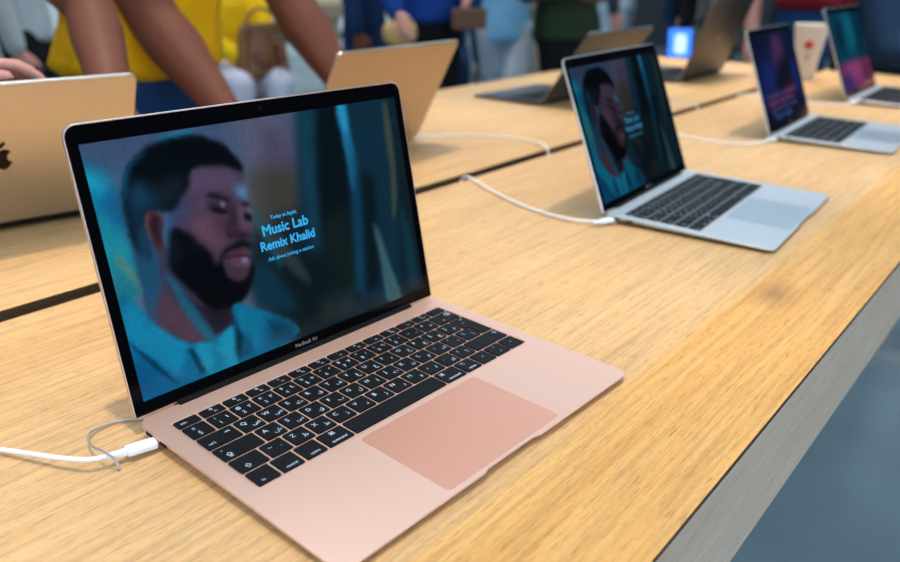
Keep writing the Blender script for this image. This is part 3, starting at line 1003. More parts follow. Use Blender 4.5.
make_laptop(2358, 961.6, 3.172, 0.348, 'large dark grey laptop seen from behind, farthest along the back row', ALU_GREY, PAD_GREY, S=1.15)


# ------------------------------------------------------------------ charging cables
def cable(pts, label, r=0.0017, plug_dir=None, group='white charging cables'):
    P = [mm(*p) for p in pts]
    curve = spline(P, 10)
    root = bpy.data.objects.new('charging_cable', None)
    COL.objects.link(root)
    root.location = P[0]
    tag(root, label, 'cable', group)
    bm = bmesh.new()
    tube_bm(bm, [p - P[0] for p in curve], r, 10)
    from_bm('cord', bm, WHITE_PL, root, smooth=True)
    # plug: strain relief and rounded housing running back from the first point
    d = (P[1] - P[0]).normalized()
    bm = bmesh.new()
    side = d.cross(Vector((0, 0, 1))).normalized()
    up = side.cross(d)
    rings = []
    for t, w, h in ((-0.0005, 0.0040, 0.0022), (0.0, 0.0046, 0.0030), (0.002, 0.0048, 0.0032), (0.018, 0.0048, 0.0032), (0.0195, 0.0042, 0.0028), (0.0196, 0.0026, 0.0024), (0.031, 0.0021, 0.0021)):
        rings.append([d * t + side * (w * (abs(math.cos(a)) ** 0.6) * (1 if math.cos(a) > 0 else -1)) + up * (h * (abs(math.sin(a)) ** 0.6) * (1 if math.sin(a) > 0 else -1))
                      for a in [2 * math.pi * k / 20 for k in range(20)]])
    loft(bm, rings)
    from_bm('plug', bm, WHITE_PL, root, angle=40)
    return root

CABLES = [
    ([(7.0, 188, 5.5), (-9, 191, 6.5), (-21, 193, 8), (-34, 198, 9), (-44, 215, 8), (-53, 238, 6), (-62, 261, 4), (-83, 306, 2.5), (-109, 378, 2.5), (-128, 440, 3), (-140, 486, 1), (-143, 495, -20), (-143, 495, -60)],
     'white cable running left from the rose gold laptop out of the picture'),
    ([(669, 199, 5.5), (655, 204, 6), (646, 214, 6), (641, 238, 4), (645, 286, 2.5), (660, 336, 2.5), (685, 397, 3), (712, 452, 6), (724, 484, 5), (727, 495, -12), (727, 495, -60)],
     'white cable from the dim portrait laptop curling left into the table slot'),
    ([(1352, 215, 5.5), (1330, 220, 6), (1300, 226, 4), (1270, 262, 2.5), (1262, 318, 2.5), (1280, 372, 2.5), (1288, 440, 5), (1289, 480, 4), (1289, 495, -14), (1289, 495, -60)],
     'white cable from the laptop with the dark blue picture to the slot'),
    ([(1949, 215, 6), (1925, 221, 6), (1900, 240, 4), (1890, 282, 2.5), (1900, 334, 2.5), (1905, 420, 4), (1906, 480, 4), (1906, 495, -14), (1906, 495, -60)],
     'white cable from the laptop with the teal picture to the slot'),
    ([(894, 748, 5.5), (915, 750, 6), (945, 735, 4), (990, 700, 2.5), (1020, 660, 2.5), (1034, 604, 2.5), (1020, 545, 5), (992, 505, 5), (985, 496, -12), (985, 495, -60)],
     'white cable lying right of the gold laptop that faces away beside the bare arm'),
    ([(1703, 785, 5.5), (1737, 780, 5), (1752, 740, 3), (1740, 680, 2.5), (1700, 605, 2.5), (1670, 540, 4), (1657, 505, 4), (1655, 495, -12), (1655, 495, -60)],
     'white cable from the dark grey laptop with a visible keyboard to the slot'),
    ([(2366, 733, 5.5), (2396, 728, 5), (2420, 700, 3), (2430, 640, 2.5), (2400, 570, 2.5), (2360, 515, 4), (2350, 495, -12), (2350, 495, -60)],
     'white cable from the large farthest laptop in the back row to the slot'),
]
for pts_, lab_ in CABLES: cable(pts_, lab_)


def wire(pts, label, r=0.0008):
    P = [mm(*p) for p in pts]
    bm = bmesh.new()
    tube_bm(bm, [p - P[0] for p in spline(P, 8)], r, 8)
    o = from_bm('security_wire', bm, GREY_WIRE, None, smooth=True)
    o.location = P[0]
    tag(o, label, 'wire')
    return o


wire([(30, 219, 1.2), (10, 238, 1.6), (-4, 240, 2), (-14, 236, 4), (-21, 224, 6), (-24, 210, 8), (-25, 200, 11.2), (-24, 191, 11.0), (-22, 186, 6), (-22, 184, 1)],
     'thin grey wire looped over the cable by the rose gold laptop hinge')
wire([(700, 226, 2.5), (694, 219.5, 4), (680, 214, 5), (671, 206, 6), (668, 198, 9.8), (667, 194, 6), (667, 190, 1)],
     'thin pale wire looped at the hinge of the dim portrait laptop')

# ------------------------------------------------------------------ people
SKINS = {'brown': mat('brown skin', (118, 68, 50), rough=0.6, spec=0.25, noise=(30, 0.06)), 'deep': mat('deep brown skin', (106, 62, 46), rough=0.6, spec=0.25, noise=(30, 0.06)),
         'pale': mat('pale skin', (214, 150, 132), rough=0.6, spec=0.25, noise=(30, 0.05))}
HAIRS = {'black': mat('black hair', (22, 18, 16), rough=0.6, bump=(120, 0.8)), 'brown': mat('brown hair', (70, 48, 32), rough=0.6, bump=(120, 0.8))}
EYE = mat('eye', (40, 30, 26), rough=0.15)
_cloth = {}


def cloth(rgb):
    if rgb not in _cloth:
        _cloth[rgb] = mat('cloth %d %d %d' % rgb, rgb, rough=0.85, spec=0.2, noise=(14, 0.12), bump=(10, 0.7, 0.012))
    return _cloth[rgb]


_sph = []
for i_ in range(1, 6):
    th_ = math.pi * i_ / 6
    for j_ in range(10):
        ph_ = 2 * math.pi * (j_ + 0.5 * (i_ % 2)) / 10
        _sph.append(Vector((math.sin(th_) * math.cos(ph_), math.sin(th_) * math.sin(ph_), math.cos(th_))))
_sph += [Vector((0, 0, 1)), Vector((0, 0, -1))]


class Blob:
    """overlapping tapered capsules that are fused into one continuous skin"""

    def __init__(self): self.items = []

    def cap(self, a, ra, b=None, rb=None):
        b = a if b is None else b
        rb = ra if rb is None else rb
        self.items.append((Vector(a), ra, Vector(b), rb))
        return self

    def chain(self, pts, rs):
        for i in range(len(pts) - 1): self.cap(pts[i], rs[i], pts[i + 1], rs[i + 1])
        return self

    def build(self, name, m, parent, voxel, smooth=4):
        bm = bmesh.new()
        for a, ra, b, rb in self.items:
            vs = []
            for c, r in ((a, ra), (b, rb)):
                r = r if isinstance(r, (tuple, list)) else (r, r, r)
                for s in _sph: vs.append(bm.verts.new((c.x + s.x * r[0], c.y + s.y * r[1], c.z + s.z * r[2])))
            res = bmesh.ops.convex_hull(bm, input=vs)
            junk = list({g for g in res['geom_interior'] + res['geom_unused'] if isinstance(g, bmesh.types.BMVert)})
            if junk: bmesh.ops.delete(bm, geom=junk, context='VERTS')
        me = bpy.data.meshes.new(name)
        bmesh.ops.recalc_face_normals(bm, faces=bm.faces[:])
        bm.to_mesh(me); bm.free()
        o = bpy.data.objects.new(name, me)
        COL.objects.link(o)
        r = o.modifiers.new('fuse', 'REMESH')
        r.mode = 'VOXEL'
        r.voxel_size = voxel
        s = o.modifiers.new('soften', 'SMOOTH')
        s.factor = 0.5
        s.iterations = smooth
        dg = bpy.context.evaluated_depsgraph_get()
        dg.update()
        me2 = bpy.data.meshes.new_from_object(o.evaluated_get(dg))
        bpy.data.objects.remove(o)
        bpy.data.meshes.remove(me)
        me2.name = name
        return link(name, me2, m, parent, smooth=True)


def add_hand(B, wrist, d, n, side, curl=0.35, k=1.0, spread=0.06):
    """five fingers; d along the fingers, n out of the back of the hand, side = +1 thumb on d x n"""
    d = Vector(d).normalized()
    n = Vector(n)
    n = (n - d * n.dot(d)).normalized()
    s = d.cross(n) * side
    w = Vector(wrist)
    at_ = lambda a, b, c=0.0: w + (d * a + s * b + n * c) * k
    kn = [at_(0.088, 0.030), at_(0.092, 0.010), at_(0.088, -0.010), at_(0.080, -0.029)]
    for q in kn:
        B.cap(at_(0.012, (q - w).dot(s) * 0.45 / k), 0.0150 * k, q, 0.0115 * k)
    B.cap(at_(0.03, 0.018), 0.016 * k, at_(0.03, -0.016), 0.015 * k)
    for i, (q, L) in enumerate(zip(kn, (0.072, 0.080, 0.074, 0.058))):
        sp = (1.5 - i) * spread
        p = q
        a = curl * 0.6
        rr = (0.0098, 0.0090, 0.0084, 0.0074)
        for j, f in enumerate((0.45, 0.31, 0.24)):
            dirv = (d * math.cos(a) - n * math.sin(a) + s * sp).normalized()
            e = p + dirv * L * f * k
            B.cap(p, rr[j] * k, e, rr[j + 1] * k)
            p = e
            a += curl * (1.0 + 0.12 * i)
    t0 = at_(0.020, 0.022, -0.004)
    t1 = at_(0.050, 0.050, -0.010)
    t2 = at_(0.078, 0.062, -0.016)
    t3 = at_(0.100, 0.064, -0.022)
    B.chain([t0, t1, t2, t3], [0.0150 * k, 0.0120 * k, 0.0102 * k, 0.0082 * k])


def person(x, y, yaw, label, skin='brown', top=(90, 90, 90), bottom=(40, 44, 60), sleeve='long', hem=0.90, height=1.72, hair='black',
           arms=None, lean=(0, 0), seat=None, feet=None, hands=None, voxel=0.010, girth=1.0, under=None, shoe=(40, 40, 42), arm_k=1.0, hairlong=False):
    """x, y metres on the floor; yaw 0 faces -y. arms: {'R': (shoulder, elbow, wrist)} in world metres"""
    h = height / 1.72
    root = empty('person', (x, y, 0), label, 'person', None, yaw)
    RZ = Matrix.Rotation(-yaw, 3, 'Z')
    loc = lambda p: RZ @ (Vector(p) - Vector((x, y, 0)))
    ldir = lambda p: RZ @ Vector(p)
    lx, ly = lean                                   # shift of the shoulders: sideways, forwards (-y)
    hipz = 0.93 * h if seat is None else seat + 0.09
    dz = hipz - 0.93 * h
    g = girth
    pel = Vector((0, 0, hipz))
    wst = Vector((lx * 0.35, -ly * 0.35, 1.10 * h + dz))
    chs = Vector((lx * 0.75, -ly * 0.75, 1.28 * h + dz))
    nck = Vector((lx, -ly, 1.455 * h + dz))
    hd = Vector((lx * 1.05, -ly * 1.15 - 0.02, 1.60 * h + dz))
    sh = {'R': nck + Vector((-0.185 * h, 0.0, -0.045 * h)), 'L': nck + Vector((0.185 * h, 0.0, -0.045 * h))}
    el, wr = {}, {}
    for s, sx in (('R', -1), ('L', 1)):
        if arms and s in arms:
            a = [loc(p) for p in arms[s]]
            if len(a) == 3: sh[s] = a[0]
            el[s], wr[s] = a[-2], a[-1]
        else:
            el[s] = sh[s] + Vector((sx * 0.05, 0.02, -0.29 * h))
            wr[s] = el[s] + Vector((sx * 0.01, -0.05, -0.25 * h))
    kn, ak = {}, {}
    for s, sx in (('R', -1), ('L', 1)):
        if seat is not None:
            kn[s] = Vector((sx * 0.11, -0.43, seat + 0.055))
            ak[s] = Vector((sx * 0.10, -0.40, max(0.10, seat - 0.36)))
        else:
            fx, fy = (feet[s] if feet else (sx * 0.10, 0.0))
            kn[s] = Vector((fx * 0.95, fy * 0.5 - 0.015, 0.49 * h))
            ak[s] = Vector((fx, fy, 0.09 * h))
    # ---- body: one skin
    B = Blob()
    B.cap(pel, (0.145 * g, 0.10 * g, 0.09), wst, (0.125 * g, 0.09 * g, 0.08))
    B.cap(wst, (0.125 * g, 0.09 * g, 0.08), chs, (0.145 * g, 0.10 * g, 0.09))
    B.cap(chs, (0.145 * g, 0.10 * g, 0.09), nck - Vector((0, 0, 0.05)), (0.10, 0.07, 0.04))
    B.cap(nck - Vector((0, 0, 0.03)), 0.058 * h, hd - Vector((0, -0.01, 0.07 * h)), 0.052 * h)
    # head: skull, jaw, nose, ears
    B.cap(hd + Vector((0, 0.012, 0.025)) * h, (0.074 * h, 0.090 * h, 0.090 * h))
    B.cap(hd + Vector((0, -0.020, -0.03)) * h, (0.062 * h, 0.066 * h, 0.06 * h), hd + Vector((0, -0.045, -0.085)) * h, (0.036 * h, 0.034 * h, 0.024 * h))
    B.cap(hd + Vector((0, -0.088, 0.008)) * h, 0.011 * h, hd + Vector((0, -0.104, -0.030)) * h, 0.014 * h)
    B.cap(hd + Vector((-0.016, -0.082, -0.062)) * h, 0.010 * h, hd + Vector((0.016, -0.082, -0.062)) * h, 0.010 * h)
    for sx in (-1, 1):
        B.cap(hd + Vector((sx * 0.076, 0.012, 0.008)) * h, (0.010 * h, 0.017 * h, 0.028 * h), hd + Vector((sx * 0.073, 0.006, -0.022)) * h, (0.008 * h, 0.011 * h, 0.014 * h))
    for s in 'RL':
        inn = sh[s].lerp(nck, 0.35)
        B.cap(inn - Vector((0, 0, 0.02)), 0.060 * h * g, sh[s], 0.056 * h * g)
        m1 = sh[s].lerp(el[s], 0.55)
        f1 = el[s].lerp(wr[s], 0.28)
        B.chain([sh[s], m1, el[s], f1, wr[s]], [0.056 * h * g * arm_k, 0.052 * h * g * arm_k, 0.046 * h * g * arm_k, 0.049 * h * g * arm_k, 0.031 * h * arm_k])
        B.chain([pel + Vector(((-0.085 if s == 'R' else 0.085), 0, -0.02)), kn[s], ak[s]], [0.082 * g, 0.052, 0.036])
        fd = Vector((0.0, -0.15, 0)) + Vector(((-0.02 if s == 'R' else 0.02), 0, 0))
        B.cap(ak[s] - Vector((0, -0.02, 0.045)), 0.034, ak[s] + fd - Vector((0, 0, 0.060)), 0.026)
        hv = (hands or {}).get(s)
        sd = 1 if s == 'L' else -1
        if hv: add_hand(B, wr[s], ldir(hv[0]), ldir(hv[1]), hv[3] if len(hv) > 3 else sd, hv[2] if len(hv) > 2 else 0.35, 1.0 * h)
        else:
            dv = (wr[s] - el[s]).normalized()
            nv = Vector((-1 if s == 'R' else 1, 0, 0.05))
            add_hand(B, wr[s], dv, nv, sd, 0.35, 1.0 * h)
    B.build('body', SKINS[skin], root, voxel, 5)
    # ---- hair and eyes
    Hh = Blob()
    Hh.cap(hd + Vector((0, 0.026, 0.052)) * h, (0.078 * h, 0.090 * h, 0.078 * h))
    Hh.cap(hd + Vector((0, 0.046, 0.010)) * h, (0.074 * h, 0.068 * h, 0.07 * h), hd + Vector((0, 0.062, -0.045 if not hairlong else -0.20)) * h, (0.05 * h, 0.035 * h, 0.03 * h))
    Hh.build('hair', HAIRS[hair], root, 0.010, 3)
    for sx in (-1, 1):
        bm = bmesh.new()
        bmesh.ops.create_uvsphere(bm, u_segments=10, v_segments=8, radius=0.011 * h)
        e = from_bm('eye', bm, EYE, root, smooth=True)
        e.location = hd + Vector((sx * 0.030, -0.074, 0.010)) * h
    # ---- trousers
    T = Blob()
    wz = 0.99 * h + dz
    T.cap(pel + Vector((0, 0, 0.12)), (0.150 * g, 0.112 * g, 0.05), pel + Vector((0, 0, 0.03)), (0.164 * g, 0.122 * g, 0.06))
    T.cap(pel + Vector((0, 0, 0.05)), (0.162 * g, 0.120 * g, 0.05), pel + Vector((0, 0.005, -0.05)), (0.168 * g, 0.128 * g, 0.08))
    for s in 'RL':
        sx = -1 if s == 'R' else 1
        T.chain([pel + Vector((sx * 0.088, 0, -0.03)), kn[s], ak[s] + Vector((0, 0, 0.0))], [0.100 * g, 0.076, 0.066])
    T.build('trousers', cloth(bottom), root, voxel, 5)
    for s in 'RL':
        Sb = Blob()
        c = ak[s]
        toe = Vector(((-0.02 if s == 'R' else 0.02), -0.16, 0))
        fl = c.z - 0.09 * h
        Sb.cap(Vector((c.x, c.y + 0.03, fl + 0.048)), (0.042, 0.045, 0.045), Vector((c.x, c.y, 0)) + toe + Vector((0, 0, fl + 0.034)), (0.046, 0.05, 0.032))
        Sb.cap(Vector((c.x, c.y + 0.01, fl + 0.07)), (0.046, 0.05, 0.035))
        Sb.build('shoe', cloth(shoe), root, 0.008, 3)
    # ---- top
    S = Blob()
    hz = hem * h + dz if seat is None else hem + dz
    hemp = Vector((lx * 0.1, -ly * 0.1, hz + 0.05))
    ih = 0.022
    S.cap(hemp, (0.178 * g, 0.136 * g, 0.05), wst, (0.150 * g + ih * 0.3, 0.112 * g + ih * 0.3, 0.08))
    S.cap(wst, (0.152 * g + ih * 0.3, 0.114 * g + ih * 0.3, 0.08), chs, (0.170 * g, 0.122 * g, 0.09))
    S.cap(chs, (0.170 * g, 0.122 * g, 0.09), nck - Vector((0, 0, 0.06)), (0.115, 0.085, 0.045))
    for s in 'RL':
        inn = sh[s].lerp(nck, 0.4)
        S.cap(inn - Vector((0, 0, 0.02)), 0.070 * h * g, sh[s], 0.068 * h * g)
        S.cap(chs.lerp(sh[s], 0.45), 0.075 * g, sh[s], 0.066 * g)
        if sleeve == 'short':
            S.cap(sh[s], 0.068 * h * g, sh[s].lerp(el[s], 0.52), 0.066 * h * g)
        elif sleeve == 'long':
            S.chain([sh[s], el[s], el[s].lerp(wr[s], 0.5), el[s].lerp(wr[s], 0.93)], [0.068 * h * g, 0.060 * h * g, 0.053 * h, 0.043 * h])
    S.build('shirt' if sleeve == 'short' else 'jacket', cloth(top), root, voxel, 5)
    if under:
        C = Blob()
        C.cap(chs + Vector((0, -0.045, 0.06)), (0.09, 0.085, 0.09), hemp + Vector((0, -0.05, 0.0)), (0.10, 0.10, 0.05))
        C.build('shirt', cloth(under), root, voxel, 4)
    return root


V = lambda a, b, c: mm(a, b, c)
# leaning over the far edge of the table
person(0.755, 1.44, 0.05, 'person in a yellow shirt and jeans leaning both bare arms on the table', 'brown', (240, 178, 8), (30, 62, 104), 'short', 0.95, 1.76,
       arms={'R': (V(598, 1310, 500), V(690, 1245, 205), V(706, 1062, 46)), 'L': (V(962, 1310, 500), V(1036, 1240, 232), V(1064, 1098, 44))},
       lean=(0.0, 0.13), hands={'R': ((0.15, -1, -0.18), (0, 0, 1), 0.15), 'L': ((-0.1, -1, -0.2), (0, 0, 1), 0.15)}, voxel=0.007, girth=1.14, arm_k=0.98)
person(0.36, 1.60, 0.0, 'person at the left whose bare brown forearm reaches down behind the pale gold laptop', 'deep', (176, 182, 184), (24, 28, 32), 'short', 0.93, 1.76,
       arms={'R': (V(180, 1480, 495), V(90, 1400, 220), V(130, 1280, 60)), 'L': (V(385, 1425, 490), V(512, 1152, 238), V(424, 950, 92))},
       lean=(-0.06, 0.16), hands={'L': ((-0.10, -1, -0.62), (0, -0.5, 1), 0.2), 'R': ((0.5, -1, -0.2), (0, 0, 1), 0.3)}, voxel=0.008, girth=1.0, arm_k=0.92)
person(-0.30, 1.42, 0.1, 'person out at the left whose pale hand rests on the lid of the gold laptop', 'pale', (60, 62, 70), (40, 44, 52), 'long', 0.92, 1.70,
       arms={'L': (V(-120, 1300, 470), V(-45, 960, 300), V(65, 742, 187))},
       lean=(0.02, 0.14), hands={'L': ((1, -0.12, 0.13), (0, 0.25, 1), 0.46, 1)}, voxel=0.007)
# farther off, behind the table
person(2.52, 3.56, -0.26, 'seated person in a yellow jacket with a brown bag on the lap', 'brown', (238, 186, 16), (204, 198, 208), 'long', 0.80, 1.66,
       arms={'R': (V(2290, 3380, -60), V(2380, 3230, -130)), 'L': (V(2640, 3350, -70), V(2560, 3180, -110))}, seat=0.60, hairlong=True)
person(3.26, 3.22, 0.5, 'person in a navy coat and navy trousers standing behind the bare arm', 'brown', (24, 52, 88), (18, 40, 70), 'long', 0.70, 1.74)
person(2.93, 2.46, -0.35, 'person in a royal blue shirt and black trousers holding a tan pouch', 'pale', (16, 54, 122), (12, 12, 14), 'long', 0.93, 1.75,
       arms={'R': (V(2640, 2440, 220), V(2606, 2360, 112)), 'L': (V(3130, 2390, 225), V(2945, 2215, 168))}, girth=1.15)
person(3.62, 2.46, -0.9, 'person in a light blue shirt and pale jeans', 'pale', (132, 194, 234), (176, 188, 198), 'short', 0.82, 1.70,
       arms={'R': (V(3450, 2660, 190), V(3340, 2560, 120)), 'L': (V(3680, 2270, 190), V(3640, 2220, -20))}, feet={'R': (-0.03, 0.16), 'L': (0.05, -0.2)}, girth=0.86)
person(3.40, 1.93, 0.25, 'person in an olive green jacket and black trousers', 'brown', (40, 52, 34), (16, 16, 18), 'long', 0.84, 1.76,
       arms={'R': (V(3130, 1990, 230), V(3230, 1800, 210)), 'L': (V(3660, 1900, 220), V(3560, 1780, 230))}, girth=1.25)
person(5.96, 3.00, 0.3, 'person in pale grey trousers beyond the olive jacket', 'pale', (60, 60, 66), (190, 202, 214), 'long', 1.0, 1.80, girth=1.25)
person(6.35, 2.62, 0.3, 'person in dark blue jeans beside the one in pale grey trousers', 'pale', (20, 24, 30), (22, 58, 96), 'long', 0.98, 1.76, girth=1.1)
person(5.75, 2.22, 0.2, 'person in a black coat right of the dark blue jeans', 'brown', (18, 20, 24), (16, 18, 22), 'long', 0.70, 1.74)
person(5.10, 1.80, 0.2, 'person in a khaki coat standing behind the large dark grey laptop', 'pale', (92, 92, 80), (50, 54, 58), 'long', 0.72, 1.74, girth=1.2)
person(5.75, 1.52, 0.4, 'person in a charcoal coat left of the maroon shirt', 'brown', (58, 58, 62), (30, 32, 36), 'long', 0.70, 1.78, girth=1.2)
person(3.66, 0.86, 0.5, 'person in a maroon shirt and blue jeans standing behind the white paper cup', 'pale', (120, 18, 34), (22, 62, 104), 'short', 1.03, 1.74,
       arms={'R': (V(3480, 1050, 250), V(3450, 1010, 60))}, girth=1.05)
person(3.12, 0.36, -1.25, 'person in a blue denim jacket leaning at the right end of the table', 'pale', (8, 36, 62), (24, 30, 44), 'long', 0.90, 1.74,
       arms={'L': (V(2920, 200, 380), V(2860, 80, 150), V(2690, 70, 50)), 'R': (V(2980, 460, 400), V(2762, 318, 72), V(2660, 190, 44))}, lean=(0.0, 0.15),
       hands={'R': ((-0.2, -1, -0.1), (0, 0, 1), 0.3), 'L': ((-1, -0.2, -0.1), (0, 0, 1), 0.3)}, voxel=0.008, girth=1.1, under=(140, 26, 42))
person(4.22, 0.74, 0.6, 'person in a maroon sweater behind the blue denim jacket', 'pale', (110, 20, 32), (30, 34, 44), 'long', 0.90, 1.72)
person(0.86, 3.10, 0.2, 'person in an orange top far back at the left edge', 'pale', (236, 150, 70), (60, 60, 70), 'long', 0.85, 1.68)
person(1.46, 3.60, 0.9, 'person in a grey hooded top and black trousers far back at the left', 'pale', (178, 184, 186), (16, 22, 26), 'long', 0.86, 1.74)
person(4.15, 3.35, -0.9, 'seated person in navy trousers and white sneakers behind the light blue shirt', 'brown', (34, 66, 110), (20, 44, 82), 'long', 0.80, 1.72, seat=0.60, shoe=(214, 218, 220))


# ------------------------------------------------------------------ stools, bag, cup and other small things
STOOLW = mat('brown stool wood', (150, 110, 72), rough=0.5, noise=(8, 0.15))


def stool(x, y, z, label):
    root = empty('stool', (x, y, 0), label, 'stool', 'wooden stools')
    bm = bmesh.new()
    prof = [(0.165, z - 0.04), (0.178, z - 0.034), (0.18, z - 0.008), (0.172, z)]
    loft(bm, [[(r * math.cos(a * math.pi / 16), r * math.sin(a * math.pi / 16), zz) for a in range(32)] for r, zz in prof])
    from_bm('seat', bm, STOOLW, root, angle=40)
    tops = []
    for a in (45, 135, 225, 315):
        c, s = math.cos(math.radians(a)), math.sin(math.radians(a))
        bm = bmesh.new()
        tube_bm(bm, [(c * 0.12, s * 0.12, z - 0.041), (c * 0.19, s * 0.19, 0.0)], [0.02, 0.015], 12)
        from_bm('leg', bm, STOOLW, root, smooth=True)
    bm = bmesh.new()
    tube_bm(bm, [(0.17 * math.cos(t * math.pi / 16), 0.17 * math.sin(t * math.pi / 16), 0.2) for t in range(33)], 0.009, 8)
    from_bm('foot_ring', bm, STEEL, root, smooth=True)


stool(2.52, 3.58, 0.556, 'wooden stool under the seated person in the yellow jacket')
stool(4.15, 3.37, 0.556, 'wooden stool under the seated person in navy trousers')

BAG = mat('brown leather', (122, 76, 38), rough=0.5, noise=(7, 0.3), bump=(9, 0.8, 0.01))
root = empty('handbag', mm(2468, 3190, -235), 'brown leather bag on the lap of the person in yellow', 'bag', rotz=-0.3)
b_ = Blob()
b_.cap((-0.10, 0, 0.03), (0.05, 0.05, 0.04), (0.10, 0, 0.03), (0.05, 0.05, 0.04)).cap((-0.11, 0, 0.04), (0.04, 0.05, 0.04), (-0.085, 0, 0.24), (0.03, 0.025, 0.03))
b_.cap((0.11, 0, 0.04), (0.04, 0.05, 0.04), (0.09, 0, 0.25), (0.03, 0.025, 0.03)).cap((-0.085, 0, 0.24), (0.03, 0.025, 0.03), (0.09, 0, 0.25), (0.03, 0.025, 0.03))
b_.cap((0, 0, 0.05), (0.11, 0.055, 0.05), (0, 0, 0.22), (0.08, 0.03, 0.03))
b_.build('bag_body', BAG, root, 0.009, 4)
bm = bmesh.new()
tube_bm(bm, spline([(-0.09, -0.03, 0.22), (-0.07, -0.03, 0.31), (0, -0.03, 0.345), (0.07, -0.03, 0.31), (0.09, -0.03, 0.22)], 6), 0.008, 8)
from_bm('handle', bm, BAG, root, smooth=True)

# white paper cup with a red emblem
PAPER = mat('white paper', (236, 228, 216), rough=0.6)
REDM = mat('red print', (206, 58, 40), rough=0.6)
DKM = mat('dark print', (96, 78, 74), rough=0.6)
root = empty('paper_cup', mm(2370, 462, 0), 'tall white paper cup with a red emblem standing on the table', 'cup')
R0, R1, HC = 0.026, 0.048, 0.160
bm = bmesh.new()
N_ = 40
circ = lambda r, z: [(r * math.cos(2 * math.pi * a / N_), r * math.sin(2 * math.pi * a / N_), z) for a in range(N_)]
loft(bm, [circ(R0 - 0.002, 0.004), circ(R0, 0.0), circ(R1, HC), circ(R1 - 0.0012, HC), circ(R0, 0.008)])
from_bm('cup_body', bm, PAPER, root, angle=40)
bm = bmesh.new()
tube_bm(bm, [(R1 * math.cos(2 * math.pi * a / N_), R1 * math.sin(2 * math.pi * a / N_), HC) for a in range(N_ + 1)], 0.0022, 8)
from_bm('rim', bm, PAPER, root, smooth=True)


def on_cup(bm, pts2, a0):
    vs = []
    for sx, z in pts2:
        r = R0 + (R1 - R0) * z / HC + 0.0005
        a = a0 + sx / r
        vs.append(bm.verts.new((r * math.cos(a), r * math.sin(a), z)))
    bm.faces.new(vs)


A0 = math.atan2(-0.70, -2.6)
for part, mm_, shapes in (('emblem', REDM, [[(-.017, .108), (-.006, .112), (0, .122), (.006, .112), (.017, .108), (.009, .099), (.011, .090), (0, .094), (-.011, .090), (-.009, .099)]]),
                          ('print', DKM, [[(-.007, .076), (.008, .076), (.008, .082), (-.007, .082)], [(-.004, .064), (.005, .064), (.005, .071), (-.004, .071)]])):
    bm = bmesh.new()
    for s_ in shapes: on_cup(bm, s_, A0)
    from_bm(part, bm, mm_, root)

TAN = mat('tan fabric', (196, 150, 92), rough=0.7, noise=(12, 0.1))
b_ = Blob()
b_.cap((-0.055, 0, 0.0), (0.03, 0.03, 0.05), (0.055, 0, 0.0), (0.03, 0.03, 0.05)).cap((-0.03, 0, -0.03), 0.03, (0.03, 0, -0.03), 0.03)
o = b_.build('pouch', TAN, None, 0.007, 3)
o.location = mm(2606, 2340, 30)
o.rotation_euler = (0, 0, -0.5)
tag(o, 'tan pouch held by the person in the royal blue shirt', 'pouch')
BOX = mat('brown card', (100, 66, 40), rough=0.7, noise=(10, 0.1))
bm = bmesh.new()
loft(bm, [[(p[0], p[1], z) for p in rrect(-0.08 + i, 0.08 - i, -0.05 + i, 0.05 - i, 0.008, 3)] for i, z in ((0.003, 0), (0, 0.003), (0, 0.085), (0.003, 0.088))])
o = from_bm('box', bm, BOX, None, angle=40)
o.location = mm(2850, 2125, 45)
o.rotation_euler = (0, 0, -0.9)
tag(o, 'small brown box held by the person in the royal blue shirt', 'box')

# tablet glowing blue on a slim stand
root = empty('tablet_stand', (4.30, 1.70, 0), 'slim grey floor stand carrying a glowing tablet', 'stand')
bm = bmesh.new()
loft(bm, [[(p[0], p[1], z) for p in rrect(-0.16 + i, 0.16 - i, -0.16 + i, 0.16 - i, 0.02, 4)] for i, z in ((0, 0), (0, 0.012), (0.003, 0.015))])
from_bm('foot_plate', bm, ALU_GREY, root, angle=40)
bm = bmesh.new()
tube_bm(bm, [(0, 0, 0.0152), (0, 0, 0.735)], 0.02, 16)
from_bm('post', bm, ALU_GREY, root, angle=40)
BLUES = mat('glowing blue screen', (0, 0, 0), rough=0.1, emit=(30, 120, 255), estr=1.6)
PALES = mat('glowing pale icon', (0, 0, 0), rough=0.1, emit=(176, 210, 255), estr=1.6)
tb = empty('tablet', (4.30, 1.70, 0.745), 'tablet with a glowing blue screen on the slim grey stand', 'tablet', rotz=math.radians(-62))
tilt = Matrix.Rotation(math.radians(62), 4, 'X')
def tilted(o): o.matrix_local = tilt; return o
bm = bmesh.new()
loft(bm, [[(p[0], p[1], z) for p in rrect(-0.072 + i, 0.072 - i, 0.0 + i, 0.19 - i, 0.012, 4)] for i, z in ((0.002, -0.008), (0, -0.006), (0, -0.001), (0.001, 0))])
tilted(from_bm('case', bm, BLACK, tb, angle=40))
bm = bmesh.new()
loft(bm, [[(p[0], p[1], z) for p in rrect(-0.066, 0.066, 0.008, 0.182, 0.006, 4)] for z in (0.0001, 0.0004)])
tilted(from_bm('screen', bm, BLUES, tb))
bm = bmesh.new()
loft(bm, [[(p[0], p[1], z) for p in rrect(-0.03, 0.036, 0.03, 0.15, 0.02, 4)] for z in (0.0005, 0.0007)])
tilted(from_bm('screen_icon', bm, PALES, tb))

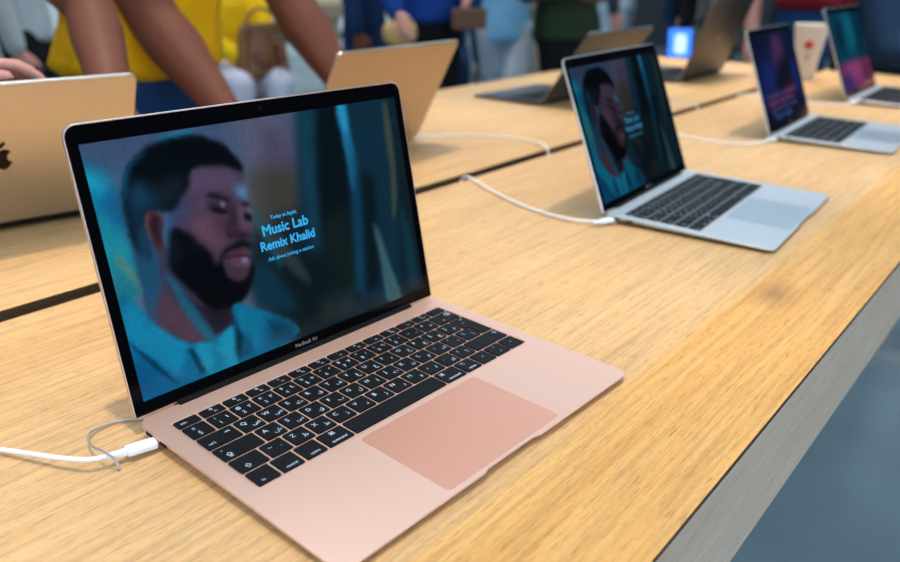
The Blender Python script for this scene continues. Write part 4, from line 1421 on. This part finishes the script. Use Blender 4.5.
# the second oak table far behind
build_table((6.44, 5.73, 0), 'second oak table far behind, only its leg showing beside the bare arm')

# ------------------------------------------------------------------ light
def spot(x, y, z, tx, ty, power, size_deg, col, r=0.05, blend=0.7):
    l = bpy.data.lights.new('track_or_fill_lamp', 'SPOT')
    l.energy = power
    l.color = col
    l.spot_size = math.radians(size_deg)
    l.spot_blend = blend
    l.shadow_soft_size = r
    o = bpy.data.objects.new('track_or_fill_lamp', l)
    COL.objects.link(o)
    o.location = (x, y, z)
    dv = Vector((tx, ty, TH)) - Vector((x, y, z))
    o.rotation_euler = dv.to_track_quat('-Z', 'Y').to_euler()


WARM = (1.0, 0.83, 0.64)
for sx in (-0.62, 0.10, 0.82, 1.52, 2.22, 2.9):
    for sy in (0.10, 0.82):
        spot(sx - 0.12, sy, 3.9, sx, sy, 232 if sx < 0.5 else 210, 25, WARM, 0.05, 0.9)
for sx, sy in ((2.0, 5.5), (4.5, 7.5), (0.6, 2.2), (2.4, 2.9), (3.6, 1.6), (5.0, 2.6), (3.2, 0.4)):  # the far lamps here are unseen additions that brighten the back floor
    spot(sx, sy, 3.9, sx, sy, 120, 60, (1.0, 0.88, 0.72), 0.08)

for px_, py_, tx_, ty_ in ((8.2, 8.6, 9.2, 10.6), (5.5, 8.8, 6.5, 10.8), (10.5, 8.0, 11.6, 10.0)):  # added cool lamps, out of view, that brighten the back wall
    l_ = spot(px_, py_, 3.9, tx_, ty_, 420, 70, (0.86, 0.95, 1.0), 0.1)
w = bpy.data.worlds.new('world')
SC.world = w
w.use_nodes = True
w.node_tree.nodes['Background'].inputs[0].default_value = (0.5, 0.6, 0.7, 1)
w.node_tree.nodes['Background'].inputs[1].default_value = 0.1

SC.view_settings.view_transform = 'Standard'
SC.view_settings.look = 'None'
SC.view_settings.exposure = 0.0
SC.view_settings.gamma = 1.0
SC.view_settings.use_curve_mapping = False
SC.cycles.max_bounces = 8
SC.cycles.use_denoising = True
SC.cycles.sample_clamp_indirect = 6
